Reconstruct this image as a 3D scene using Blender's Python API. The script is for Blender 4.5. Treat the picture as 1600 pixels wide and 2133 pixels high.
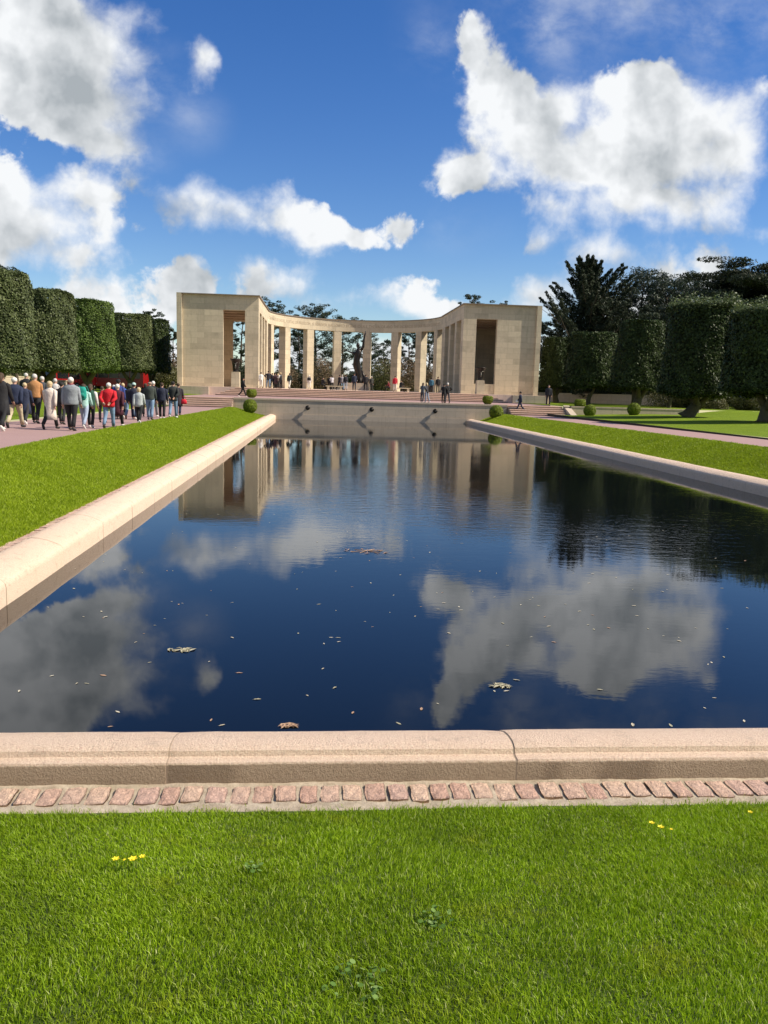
import bpy, bmesh, math, random
import numpy as np
from mathutils import Vector, Matrix

for o in list(bpy.data.objects):
    bpy.data.objects.remove(o)
S = bpy.context.scene
COL = S.collection
R = math.radians

# ------------------------------------------------------------------ camera
F, PITCH, ROLL, YAW, CAMZ = 1697.3, 0.148447, 0.0283678, 0.0815257, 1.65
def cam_axes():
    cy, sy = math.cos(YAW), math.sin(YAW)
    fw = Vector((sy*math.cos(PITCH), cy*math.cos(PITCH), -math.sin(PITCH)))
    r0 = Vector((cy, -sy, 0)); u0 = r0.cross(fw)
    c, s = math.cos(ROLL), math.sin(ROLL)
    return c*r0+s*u0, -s*r0+c*u0, fw
CR, CU, CF = cam_axes()
cam_d = bpy.data.cameras.new('camera')
cam = bpy.data.objects.new('camera', cam_d); COL.objects.link(cam)
m = Matrix((CR, CU, -CF)).transposed().to_4x4(); m.translation = (0, 0, CAMZ)
cam.matrix_world = m
cam_d.sensor_fit = 'VERTICAL'; cam_d.sensor_height = 24.0
cam_d.lens = F/2133*24.0
cam_d.clip_start = 0.05; cam_d.clip_end = 6000
S.camera = cam
S.render.resolution_x = 768; S.render.resolution_y = 1024
S.view_settings.view_transform = 'Standard'; S.view_settings.look = 'None'
S.view_settings.exposure = 0.47; S.view_settings.gamma = 1.0
S.render.engine = 'CYCLES'
try:
    S.cycles.max_bounces = 6; S.cycles.diffuse_bounces = 3; S.cycles.glossy_bounces = 3
    S.cycles.use_denoising = True
except Exception: pass

# ------------------------------------------------------------------ sun
SUN_EL, SUN_AZ = R(42), R(9.8)          # azimuth measured from +X towards -Y
to_sun = Vector((math.cos(SUN_AZ)*math.cos(SUN_EL), -math.sin(SUN_AZ)*math.cos(SUN_EL), math.sin(SUN_EL)))
sl = bpy.data.lights.new('sun', 'SUN'); sl.energy = 4.9; sl.angle = R(0.53); sl.color = (1.0, 0.91, 0.76)
so = bpy.data.objects.new('sun', sl); COL.objects.link(so)
so.rotation_euler = (-to_sun).to_track_quat('-Z', 'Y').to_euler()
so.location = (60, -10, 60)

# ------------------------------------------------------------------ sky: Nishita + procedural cumulus at infinity
CL_MAIN = [(-0.324,0.355,0.1298,0.08),(-0.2662,0.3733,0.0732,0.055),(-0.2572,0.3133,0.0634,0.051),(-0.3999,0.3827,0.1429,0.1009),(-0.2397,0.2654,0.0321,0.0285),(-0.3411,0.3113,0.0782,0.0304),(-0.2841,0.294,0.0502,0.0307),(-0.1407,0.3578,0.0203,0.0244),(-0.1505,0.3344,0.0134,0.0128),(-0.3556,0.2064,0.0582,0.0397),(-0.3677,0.1681,0.1009,0.0476),(-0.2649,0.2137,0.059,0.0273),(-0.2927,0.1766,0.0671,0.0318),(-0.3044,0.1441,0.0701,0.0225),(-0.2468,0.1812,0.0243,0.0239),(-0.284,0.1018,0.0571,0.0272),(-0.2488,0.0867,0.034,0.0246),(-0.1546,0.1312,0.0249,0.0207),(-0.1714,0.1032,0.0277,0.0247),(-0.1911,0.0805,0.0305,0.0165),(-0.1352,0.1183,0.0167,0.0164),(-0.1404,0.2045,0.0302,0.0203),(-0.0936,0.198,0.0525,0.0311),(-0.0464,0.1979,0.039,0.0248),(-0.0097,0.1767,0.036,0.0196),(0.0384,0.176,0.0454,0.0136),(0.0847,0.19,0.02,0.0147),(-0.0795,0.1368,0.0224,0.0175),(-0.0484,0.1204,0.0451,0.0221),(-0.0174,0.1227,0.0227,0.0155),(0.0342,0.1068,0.0321,0.0156),(0.0743,0.1139,0.0368,0.0179),(0.1064,0.105,0.029,0.014),(0.1198,0.1346,0.0173,0.0061),(0.1502,0.1009,0.0234,0.0124),(0.1626,0.4188,0.0189,0.0215),(0.1696,0.3883,0.0235,0.0361),(0.1825,0.3526,0.0254,0.0366),(0.2077,0.3592,0.0312,0.0314),(0.2152,0.3227,0.0513,0.037),(0.2396,0.2973,0.069,0.0428),(0.2837,0.3316,0.0432,0.0398),(0.4001,0.3351,0.0909,0.0562),(0.4538,0.3298,0.068,0.0512),(0.3689,0.2821,0.1647,0.0597),(0.3371,0.2312,0.0884,0.033),(0.4202,0.2349,0.0955,0.0387),(0.3169,0.2687,0.0877,0.0489),(0.4979,0.3048,0.0538,0.049),(0.3926,0.2059,0.0657,0.0139),(0.1839,0.2596,0.0516,0.0242),(0.1441,0.255,0.0239,0.0226),(0.2637,0.1793,0.0159,0.0122),(0.3595,0.168,0.0597,0.0236),(0.3263,0.1723,0.0249,0.0179),(0.4718,0.1629,0.0365,0.0193),(0.4213,0.1478,0.0666,0.0216),(0.2731,0.1195,0.0416,0.0255),(0.5416,0.2009,0.0183,0.0124),(0.2732,0.2173,0.0351,0.022),(0.4807,0.2321,0.0482,0.0334),(0.4701,0.3468,0.0533,0.0376),(0.2309,0.35,0.0342,0.0263),(-0.1349,0.2074,0.034,0.0224),(-0.1239,0.2031,0.044,0.0267),(0.3172,0.1296,0.0358,0.0227),(-0.0275,0.0299,0.0688,0.0255),(0.0534,0.0267,0.0872,0.0257),(0.1349,0.0406,0.0646,0.0229),(0.2534,0.0472,0.0538,0.0347),(-0.2084,0.0328,0.0668,0.0279),(0.4005,0.104,0.0971,0.0287)]
CL_GRAY = [(-0.3292,0.3547,0.0934,0.055),(-0.2837,0.3068,0.0632,0.0306),(-0.3359,0.1641,0.0802,0.0318),(-0.3113,0.2645,0.0634,0.0155),(0.3595,0.2488,0.0885,0.0521),(0.2987,0.2786,0.064,0.0378),(0.4293,0.2685,0.0535,0.0329),(0.2453,0.2976,0.0345,0.0267),(-0.0406,0.1792,0.0336,0.0076),(0.0499,0.1694,0.0341,0.0055),(-0.1239,0.1934,0.0275,0.0075),(-0.0512,0.1131,0.0395,0.011),(0.3667,0.1514,0.054,0.0136),(0.0688,0.1036,0.0346,0.0078),(-0.283,0.1369,0.0487,0.0134)]
CL_VEIL = [(0.3362,0.3927,0.0184,0.0262),(0.3447,0.4504,0.1884,0.0463),(0.4506,0.4308,0.1281,0.047),(0.2611,0.4196,0.0679,0.0567),(0.1217,0.3959,0.0333,0.0308),(-0.1932,0.332,0.032,0.0357),(-0.1614,0.303,0.0323,0.0258),(0.1492,0.1982,0.0288,0.012),(-0.2103,0.2591,0.0215,0.0208),(0.3708,0.4104,0.0346,0.0209),(-0.2272,0.2164,0.027,0.0263)]

W = bpy.data.worlds.new('World'); S.world = W; W.use_nodes = True
nt = W.node_tree; nt.nodes.clear()
def N(t, **k):
    n = nt.nodes.new(t)
    for a, b in k.items(): setattr(n, a, b)
    return n
def L(a, b): nt.links.new(a, b)
def MATH(op, a, b=None, c=None, clamp=False):
    n = N('ShaderNodeMath', operation=op); n.use_clamp = clamp
    for i, v in enumerate((a, b, c)):
        if v is None: continue
        if isinstance(v, (int, float)): n.inputs[i].default_value = v
        else: L(v, n.inputs[i])
    return n.outputs[0]
def VM(op, a, b=None, c=None):
    n = N('ShaderNodeVectorMath', operation=op)
    for i, v in enumerate((a, b, c)):
        if v is None: continue
        if isinstance(v, (tuple, list)): n.inputs[i].default_value = v
        else: L(v, n.inputs[i])
    return n.outputs['Value'] if op in ('LENGTH', 'DOT_PRODUCT') else n.outputs['Vector']
sky = N('ShaderNodeTexSky', sky_type='NISHITA'); sky.sun_disc = False
sky.sun_elevation = SUN_EL; sky.sun_rotation = R(90)+SUN_AZ
sky.altitude = 0; sky.air_density = 1.0; sky.dust_density = 0.1; sky.ozone_density = 3.0
hs = N('ShaderNodeHueSaturation'); hs.inputs['Saturation'].default_value = 1.32; hs.inputs['Hue'].default_value = 0.514
L(sky.outputs[0], hs.inputs['Color'])
bg_sky = N('ShaderNodeBackground'); bg_sky.inputs[1].default_value = 0.094
L(hs.outputs[0], bg_sky.inputs[0])
tc = N('ShaderNodeTexCoord'); sx = N('ShaderNodeSeparateXYZ'); L(tc.outputs['Generated'], sx.inputs[0])
yy = MATH('MAXIMUM', sx.outputs[1], 0.08)
cb = N('ShaderNodeCombineXYZ'); L(MATH('DIVIDE', sx.outputs[0], yy), cb.inputs[0]); L(MATH('DIVIDE', sx.outputs[2], yy), cb.inputs[1])
P0 = cb.outputs[0]
def FBM(vec, scale, detail, rough, two=True):
    n = N('ShaderNodeTexNoise'); n.inputs['Scale'].default_value = scale; n.inputs['Detail'].default_value = detail
    n.inputs['Roughness'].default_value = rough
    if two: n.noise_dimensions = '2D'
    L(vec, n.inputs['Vector']); return n
warp = FBM(P0, 5.0, 3, 0.55)
Pw = VM('ADD', P0, VM('MULTIPLY', VM('SUBTRACT', warp.outputs['Color'], (.5, .5, .5)), (.040, .032, 0)))
def field(items, P, k=0.020):
    acc = None
    for (u, v, a, b) in items:
        m_ = VM('MULTIPLY_ADD', P, (1/a, 1/b, 0), (-u/a, -v/b, 0))
        rr = min(a, b)
        d = MATH('MULTIPLY_ADD', VM('LENGTH', m_), -rr, rr)
        acc = d if acc is None else MATH('SMOOTH_MAX', acc, d, k)
    return acc
Fm = field(CL_MAIN, Pw); Fg = field(CL_GRAY, Pw, 0.05); Fv = field(CL_VEIL, Pw, 0.03)
n1 = FBM(Pw, 15.0, 9, 0.60).outputs['Fac']
def VOR(vec, scale, detail):
    n = N('ShaderNodeTexVoronoi', feature='SMOOTH_F1'); n.inputs['Scale'].default_value = scale
    n.inputs['Detail'].default_value = detail; n.inputs['Roughness'].default_value = .55; n.inputs['Smoothness'].default_value = .55
    n.normalize = True; n.voronoi_dimensions = '2D'
    L(vec, n.inputs['Vector']); return n.outputs['Distance']
Pv = VM('ADD', Pw, VM('MULTIPLY', VM('SUBTRACT', FBM(P0, 18.0, 5, 0.6).outputs['Color'], (.5, .5, .5)), (.030, .025, 0)))
b1 = VOR(Pv, 13.0, 4.5); b2 = VOR(VM('ADD', Pv, (.012, .016, 0)), 13.0, 3.0)
nL = FBM(VM('ADD', P0, (3.1, 1.7, 0)), 6.0, 5, 0.5).outputs['Fac']
nL2 = FBM(VM('ADD', P0, (3.124, 1.728, 0)), 6.0, 5, 0.5).outputs['Fac']
dens = MATH('ADD', MATH('ADD', Fm, MATH('MULTIPLY_ADD', n1, 0.050, -0.026)), MATH('MULTIPLY_ADD', b1, -0.056, 0.0225))
def SS(x, lo, hi, o0=0.0, o1=1.0):
    n = N('ShaderNodeMapRange', interpolation_type='SMOOTHSTEP')
    L(x, n.inputs['Value'])
    for k_, v_ in (('From Min', lo), ('From Max', hi), ('To Min', o0), ('To Max', o1)): n.inputs[k_].default_value = v_
    return n.outputs[0]
# how soft each edge is varies over the cloud
soft = SS(nL, .38, .62, 0.009, 0.042)
alpha = MATH('SMOOTHSTEP' if False else 'DIVIDE', dens, soft, clamp=True)
alpha = SS(alpha, 0.0, 1.0)
# veil
nv = FBM(VM('MULTIPLY', Pw, (1, 1.6, 1)), 4.0, 7, 0.62).outputs['Fac']
veil = MATH('MULTIPLY', SS(Fv, -0.03, .09), SS(nv, .30, .64, 0, .72))
cover = MATH('SUBTRACT', 1.0, MATH('MULTIPLY', MATH('SUBTRACT', 1.0, alpha), MATH('SUBTRACT', 1.0, veil)))
# inside the cloud: relief towards the light, thick parts greyer
rel = MATH('ADD', MATH('MULTIPLY', MATH('SUBTRACT', b2, b1), .80), MATH('MULTIPLY', MATH('SUBTRACT', nL, nL2), 2.2))
thick = SS(dens, 0.03, 0.17)
grey = MATH('MULTIPLY', SS(MATH('ADD', Fg, MATH('MULTIPLY_ADD', nL, .12, -.06)), -0.035, 0.07), 1.0)
lum = MATH('ADD', MATH('MULTIPLY_ADD', grey, -0.24, 0.93), rel)
lum = MATH('MULTIPLY_ADD', thick, -0.20, lum)
lum = MATH('MINIMUM', MATH('MAXIMUM', lum, 0.36), 0.98)
fr = SS(sx.outputs[1], .10, .30)
lum = MATH('ADD', MATH('MULTIPLY', lum, fr), MATH('MULTIPLY_ADD', fr, -.42, .42))  # the added rear cloud takes one dim grey tone
cmix = N('ShaderNodeMix', data_type='RGBA'); L(lum, cmix.inputs[0])
cmix.inputs[6].default_value = (.10, .15, .19, 1); cmix.inputs[7].default_value = (.93, .95, .97, 1)
bg_c = N('ShaderNodeBackground'); bg_c.inputs[1].default_value = 0.74; L(cmix.outputs[2], bg_c.inputs[0])
front = MATH('GREATER_THAN', sx.outputs[1], 0.12)
up = SS(sx.outputs[2], -.01, .02)
# unseen broken cloud added behind and above the viewer as neutral fill light
nG = FBM(tc.outputs['Generated'], 2.3, 4, .55, False).outputs['Fac']
rest = MATH('MULTIPLY', SS(nG, .44, .58, 0, .9), MATH('SUBTRACT', 1.0, SS(sx.outputs[1], .10, .30)))
fac = MATH('MULTIPLY', MATH('MAXIMUM', MATH('MULTIPLY', cover, front), rest), up)
mixs = N('ShaderNodeMixShader'); L(fac, mixs.inputs[0]); L(bg_sky.outputs[0], mixs.inputs[1]); L(bg_c.outputs[0], mixs.inputs[2])
wo = N('ShaderNodeOutputWorld'); L(mixs.outputs[0], wo.inputs[0])
try:
    W.cycles.sampling_method = 'MANUAL'; W.cycles.sample_map_resolution = 512
except Exception: pass

# ------------------------------------------------------------------ generic helpers
rng = np.random.default_rng(7)
random.seed(7)
def tag(o, label=None, cat=None, group=None, kind=None):
    if label: o['label'] = label
    if cat: o['category'] = cat
    if group: o['group'] = group
    if kind: o['kind'] = kind
    return o
def empty(name, loc=(0, 0, 0), rz=0.0, scale=1.0):
    o = bpy.data.objects.new(name, None); COL.objects.link(o)
    o.location = loc; o.rotation_euler = (0, 0, rz); o.scale = (scale,)*3 if isinstance(scale, (int, float)) else scale
    o.empty_display_size = .2
    return o
def link(name, me, mat=None, parent=None):
    o = bpy.data.objects.new(name, me); COL.objects.link(o)
    if mat is not None and not me.materials: me.materials.append(mat)
    if parent is not None: o.parent = parent
    return o
def np_mesh(name, V, Fq, smooth=False):
    """V (n,3) array; Fq (m,k) int array with constant k, or list of arrays"""
    V = np.asarray(V, np.float32)
    fl = Fq if isinstance(Fq, list) else [Fq]
    fl = [np.asarray(f, np.int32) for f in fl if len(f)]
    me = bpy.data.meshes.new(name)
    nl = sum(f.size for f in fl); nf = sum(len(f) for f in fl)
    me.vertices.add(len(V)); me.vertices.foreach_set('co', V.ravel())
    me.loops.add(nl); me.loops.foreach_set('vertex_index', np.concatenate([f.ravel() for f in fl]))
    me.polygons.add(nf)
    tot = np.concatenate([np.full(len(f), f.shape[1], np.int32) for f in fl])
    st = np.concatenate([[0], np.cumsum(tot)[:-1]]).astype(np.int32)
    me.polygons.foreach_set('loop_start', st)
    if smooth: me.polygons.foreach_set('use_smooth', np.ones(nf, bool))
    me.update(calc_edges=True); me.validate(clean_customdata=False)
    return me
class MB:
    def __init__(s): s.v = []; s.f = []
    def add(s, vs, fs):
        b = len(s.v); s.v += [tuple(v) for v in vs]; s.f += [tuple(i+b for i in f) for f in fs]; return s
    def box(s, x0, x1, y0, y1, z0, z1):
        return s.add([(x0,y0,z0),(x1,y0,z0),(x1,y1,z0),(x0,y1,z0),(x0,y0,z1),(x1,y0,z1),(x1,y1,z1),(x0,y1,z1)],
              [(0,3,2,1),(4,5,6,7),(0,1,5,4),(1,2,6,5),(2,3,7,6),(3,0,4,7)])
    def hexa(s, b, t):       # bottom 4 pts, top 4 pts (ccw)
        return s.add(list(b)+list(t), [(0,3,2,1),(4,5,6,7),(0,1,5,4),(1,2,6,5),(2,3,7,6),(3,0,4,7)])
    def loft(s, rings, cap=True, closed=True):
        n = len(rings[0]); b = len(s.v)
        for r in rings: s.v += [tuple(p) for p in r]
        for i in range(len(rings)-1):
            for j in range(n if closed else n-1):
                a = b+i*n+j; c = b+i*n+(j+1) % n
                s.f.append((a, c, c+n, a+n))
        if cap and closed:
            s.f.append(tuple(b+j for j in range(n))[::-1]); s.f.append(tuple(b+(len(rings)-1)*n+j for j in range(n)))
        return s
    def tube(s, pts, rad, n=8, cap=True, ell=1.0):
        pts = [Vector(p) for p in pts]; rings = []
        up0 = Vector((0, 1, 0.01))
        for i, p in enumerate(pts):
            d = (pts[min(i+1, len(pts)-1)]-pts[max(i-1, 0)])
            if d.length < 1e-6: d = Vector((0, 0, 1))
            d.normalize()
            a = d.cross(up0)
            if a.length < 1e-3: a = d.cross(Vector((1, 0, 0)))
            a.normalize(); b = d.cross(a).normalized()
            r = rad[i] if isinstance(rad, (list, tuple)) else rad
            rings.append([p+a*math.cos(2*math.pi*k/n)*r+b*math.sin(2*math.pi*k/n)*r*ell for k in range(n)])
        return s.loft(rings, cap)
    def ellipsoid(s, c, r, nu=10, nv=6):
        rings = []
        for i in range(nv+1):
            t = -math.pi/2+math.pi*(i/nv)*0.98+0.01*math.pi
            rings.append([(c[0]+r[0]*math.cos(t)*math.cos(2*math.pi*k/nu), c[1]+r[1]*math.cos(t)*math.sin(2*math.pi*k/nu), c[2]+r[2]*math.sin(t)) for k in range(nu)])
        return s.loft(rings)
    def mesh(s, name, smooth=False):
        me = bpy.data.meshes.new(name); me.from_pydata(s.v, [], s.f)
        if smooth:
            for p in me.polygons: p.use_smooth = True
        me.update(); return me
    def build(s, name, mat, parent=None, smooth=False, bevel=0.0, seg=2):
        me = s.mesh(name, smooth)
        if bevel > 0:
            bm = bmesh.new(); bm.from_mesh(me)
            bmesh.ops.bevel(bm, geom=[e for e in bm.edges if len(e.link_faces) == 2 and e.calc_face_angle(0) > .6], offset=bevel, segments=seg, affect='EDGES', clamp_overlap=True)
            bm.to_mesh(me); bm.free()
        return link(name, me, mat, parent)

# ------------------------------------------------------------------ materials
def new_mat(name):
    m_ = bpy.data.materials.new(name); m_.use_nodes = True
    t = m_.node_tree; t.nodes.clear()
    o = t.nodes.new('ShaderNodeOutputMaterial'); p_ = t.nodes.new('ShaderNodeBsdfPrincipled')
    t.links.new(p_.outputs[0], o.inputs[0])
    return m_, t, p_
def nn(t, ty, **k):
    n = t.nodes.new(ty)
    for a, b in k.items():
        if a in ('loc',): continue
        setattr(n, a, b)
    return n
def noise(t, vec, scale, detail=4, rough=.55, out='Fac', dist=0.0):
    n = nn(t, 'ShaderNodeTexNoise'); n.inputs['Scale'].default_value = scale; n.inputs['Detail'].default_value = detail
    n.inputs['Roughness'].default_value = rough; n.inputs['Distortion'].default_value = dist
    if vec is not None: t.links.new(vec, n.inputs['Vector'])
    return n.outputs[out]
def ramp(t, fac, stops):
    n = nn(t, 'ShaderNodeValToRGB'); e = n.color_ramp.elements
    while len(e) < len(stops): e.new(.5)
    for i, (p_, c) in enumerate(stops):
        e[i].position = p_; e[i].color = tuple(c)+(1,) if len(c) == 3 else c
    t.links.new(fac, n.inputs[0]); return n.outputs[0]
def mixc(t, fac, a, b, mode='MIX'):
    n = nn(t, 'ShaderNodeMix', data_type='RGBA', blend_type=mode)
    for i, v in ((0, fac), (6, a), (7, b)):
        if isinstance(v, (int, float)): n.inputs[i].default_value = v
        elif isinstance(v, (tuple, list)): n.inputs[i].default_value = tuple(v)+((1,) if len(v) == 3 else ())
        else: t.links.new(v, n.inputs[i])
    return n.outputs[2]
def bump(t, p_, h, strength=.3, dist=.02, prev=None):
    b = nn(t, 'ShaderNodeBump'); b.inputs['Strength'].default_value = strength; b.inputs['Distance'].default_value = dist
    t.links.new(h, b.inputs['Height'])
    if prev is not None: t.links.new(prev, b.inputs['Normal'])
    t.links.new(b.outputs[0], p_.inputs['Normal']); return b.outputs[0]
def wpos(t):
    g = nn(t, 'ShaderNodeNewGeometry'); return g.outputs['Position']
def ocoord(t):
    return nn(t, 'ShaderNodeTexCoord').outputs['Object']
def mathn(t, op, a, b=None, c=None, clamp=False):
    n = nn(t, 'ShaderNodeMath', operation=op); n.use_clamp = clamp
    for i, v in enumerate((a, b, c)):
        if v is None: continue
        if isinstance(v, (int, float)): n.inputs[i].default_value = v
        else: t.links.new(v, n.inputs[i])
    return n.outputs[0]

def m_cloth(name, col, rough=.85, scale=14, quilt=0):
    m_, t, p_ = new_mat(name); c = ocoord(t)
    n = noise(t, c, scale, 3)
    t.links.new(mixc(t, n, tuple(x*.72 for x in col), tuple(min(1, x*1.25) for x in col)), p_.inputs['Base Color'])
    p_.inputs['Roughness'].default_value = rough
    bump(t, p_, noise(t, c, scale*.7, 3), .5, .03)
    return m_
_cc = {}
def cloth(col):
    k = tuple(round(x, 3) for x in col)
    if k not in _cc: _cc[k] = m_cloth('woven_cloth', col)
    return _cc[k]
def m_plain(name, col, rough=.6, metal=0.0, var=.2, scale=8, bmp=.0):
    m_, t, p_ = new_mat(name); c = ocoord(t)
    n = noise(t, c, scale, 5)
    t.links.new(mixc(t, n, tuple(x*(1-var) for x in col), tuple(min(1, x*(1+var)) for x in col)), p_.inputs['Base Color'])
    p_.inputs['Roughness'].default_value = rough; p_.inputs['Metallic'].default_value = metal
    if bmp: bump(t, p_, n, bmp, .02)
    return m_

def m_limestone(name, base=(.54, .46, .325), jw=1.55, jh=.62, joint=.0, var=.24):
    """ashlar limestone; joints and block tone follow world position"""
    m_, t, p_ = new_mat(name)
    g = nn(t, 'ShaderNodeNewGeometry'); s_ = nn(t, 'ShaderNodeSeparateXYZ'); t.links.new(g.outputs['Position'], s_.inputs[0])
    c_ = nn(t, 'ShaderNodeCombineXYZ')
    t.links.new(mathn(t, 'ADD', s_.outputs[0], s_.outputs[1]), c_.inputs[0]); t.links.new(s_.outputs[2], c_.inputs[1])
    br = nn(t, 'ShaderNodeTexBrick'); t.links.new(c_.outputs[0], br.inputs['Vector'])
    br.inputs['Scale'].default_value = 1.0; br.inputs['Brick Width'].default_value = jw; br.inputs['Row Height'].default_value = jh
    br.inputs['Mortar Size'].default_value = .014; br.inputs['Mortar Smooth'].default_value = .3; br.inputs['Bias'].default_value = 0
    br.inputs['Color1'].default_value = (0, 0, 0, 1); br.inputs['Color2'].default_value = (1, 1, 1, 1); br.inputs['Mortar'].default_value = (.3, .3, .3, 1)
    dk = tuple(x*(1-var) for x in base); lt = tuple(x*(1+var*.7) for x in base)
    c1 = mixc(t, br.outputs['Color'], dk, lt)
    n = noise(t, g.outputs['Position'], .8, 6, .6)
    c2 = mixc(t, ramp(t, n, [(.35, (0, 0, 0)), (.7, (1, 1, 1))]), c1, tuple(x*1.07 for x in base))
    st = noise(t, g.outputs['Position'], 3.5, 8, .7)
    c3 = mixc(t, ramp(t, st, [(.52, (0, 0, 0)), (.75, (.45,)*3)]), c2, tuple(x*.62 for x in base))
    sv = nn(t, 'ShaderNodeMapping'); t.links.new(g.outputs['Position'], sv.inputs[0]); sv.inputs['Scale'].default_value = (2.6, 2.6, .16)
    stk = noise(t, sv.outputs[0], 1.6, 6, .65)
    c3 = mixc(t, ramp(t, stk, [(.54, (0, 0, 0)), (.74, (.5,)*3)]), c3, tuple(x*.60 for x in base))
    c4 = mixc(t, mathn(t, 'MULTIPLY', br.outputs['Fac'], .5), c3, tuple(x*.62 for x in base))
    t.links.new(c4, p_.inputs['Base Color']); p_.inputs['Roughness'].default_value = .9
    bump(t, p_, noise(t, g.outputs['Position'], 14, 6, .7), .25, .03)
    return m_
M = {}
M['stone'] = m_limestone('limestone')
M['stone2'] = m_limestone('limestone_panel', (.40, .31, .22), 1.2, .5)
M['wallstone'] = m_limestone('retaining_stone', (.50, .41, .315), 1.75, .55, var=.12)
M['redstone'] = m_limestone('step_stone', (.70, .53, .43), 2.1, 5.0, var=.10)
M['joint'] = m_plain('pale_joint', (.34, .26, .19), .95, 0, .2, 30)
M['riser'] = m_plain('step_riser_shaded', (.36, .26, .20), .9, 0, .15, 3)  # darker than the treads: the shadow under the nosing is put into this colour
M['coping'] = m_plain('roof_metal', (.22, .18, .14), .6, .0, .25, 3)
M['bronze'] = m_plain('dark_bronze', (.035, .03, .027), .42, .8, .4, 5, .3)
M['bronze_light'] = m_plain('worn_bronze', (.16, .15, .13), .4, .7, .3, 5)
M['letter'] = m_plain('letter_stone', (.34, .26, .17), .9)
def m_granite(name='pink_granite', low_dark=0.0):
    m_, t, p_ = new_mat(name); g = wpos(t)
    isl = nn(t, 'ShaderNodeNewGeometry').outputs['Random Per Island']
    v1 = nn(t, 'ShaderNodeTexVoronoi'); v1.inputs['Scale'].default_value = 95; t.links.new(g, v1.inputs['Vector'])
    base = ramp(t, noise(t, g, 85, 5, .75), [(.30, (.34, .20, .14)), (.43, (.70, .51, .38)), (.58, (.82, .66, .50)), (.76, (.92, .84, .70))])
    c1 = mixc(t, ramp(t, v1.outputs['Color'], [(.0, (1, 1, 1)), (.14, (0, 0, 0))]), base, (.60, .33, .26))
    big = noise(t, g, 1.6, 5, .6)
    c2 = mixc(t, mathn(t, 'MULTIPLY', big, .45), c1, (.62, .44, .28))
    dirt = ramp(t, noise(t, g, 7, 8, .75), [(.54, (0, 0, 0)), (.72, (.6,)*3)])
    c3 = mixc(t, dirt, c2, (.30, .22, .15))
    c4 = mixc(t, mathn(t, 'MULTIPLY', isl, .18), c3, (.75, .52, .42))
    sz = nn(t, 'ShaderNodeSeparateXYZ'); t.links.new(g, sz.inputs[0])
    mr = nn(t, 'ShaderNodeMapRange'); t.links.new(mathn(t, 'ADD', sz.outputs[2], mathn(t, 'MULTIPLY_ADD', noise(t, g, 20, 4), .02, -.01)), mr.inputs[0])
    mr.inputs[1].default_value = -.700; mr.inputs[2].default_value = -.712; mr.inputs[3].default_value = 0; mr.inputs[4].default_value = low_dark  # rough granite turns darker and browner below the ledge
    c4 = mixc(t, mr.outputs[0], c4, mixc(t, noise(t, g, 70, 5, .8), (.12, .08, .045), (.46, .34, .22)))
    t.links.new(c4, p_.inputs['Base Color']); p_.inputs['Roughness'].default_value = .75
    b1 = bump(t, p_, noise(t, g, 60, 7, .75), 1.0, .018)
    bump(t, p_, noise(t, g, 9, 4), .3, .02, b1)
    return m_
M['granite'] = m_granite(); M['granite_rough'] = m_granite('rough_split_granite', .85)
def m_sett():
    m_, t, p_ = new_mat('pink_sett'); g = wpos(t)
    isl = nn(t, 'ShaderNodeNewGeometry').outputs['Random Per Island']
    c = ramp(t, isl, [(0, (.60, .37, .28)), (.35, (.70, .47, .35)), (.7, (.76, .54, .39)), (1, (.62, .40, .33))])
    c2 = mixc(t, ramp(t, noise(t, g, 28, 7, .7, dist=1.5), [(.36, (.45,)*3), (.56, (0, 0, 0))]), c, (.38, .21, .16))
    c3 = mixc(t, ramp(t, noise(t, g, 60, 5, .7), [(.55, (0, 0, 0)), (.75, (.6,)*3)]), c2, (.78, .58, .46))
    t.links.new(c3, p_.inputs['Base Color']); p_.inputs['Roughness'].default_value = .8
    b1 = bump(t, p_, noise(t, g, 22, 6, .7, dist=2), 1.0, .03)
    return m_
M['sett'] = m_sett()
def m_mortar():
    m_, t, p_ = new_mat('mortar'); g = wpos(t)
    c = ramp(t, noise(t, g, 11, 7, .7), [(.3, (.30, .23, .16)), (.55, (.47, .39, .29)), (.75, (.56, .48, .37))])
    c = mixc(t, ramp(t, noise(t, g, 3.0, 5, .6), [(.5, (0, 0, 0)), (.7, (.5,)*3)]), c, (.34, .29, .19))
    t.links.new(c, p_.inputs['Base Color']); p_.inputs['Roughness'].default_value = .95
    bump(t, p_, noise(t, g, 40, 7, .75), .7, .02)
    return m_
M['mortar'] = m_mortar()
def m_path():
    m_, t, p_ = new_mat('red_gravel'); g = wpos(t)
    c = ramp(t, noise(t, g, 40, 6, .8), [(.3, (.27, .16, .145)), (.55, (.36, .225, .205)), (.8, (.45, .30, .27))])
    c = mixc(t, mathn(t, 'MULTIPLY', noise(t, g, .5, 5, .6), .55), c, (.40, .26, .24))
    t.links.new(c, p_.inputs['Base Color']); p_.inputs['Roughness'].default_value = .9
    bump(t, p_, noise(t, g, 60, 4), .4, .02)
    return m_
M['path'] = m_path()
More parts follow.
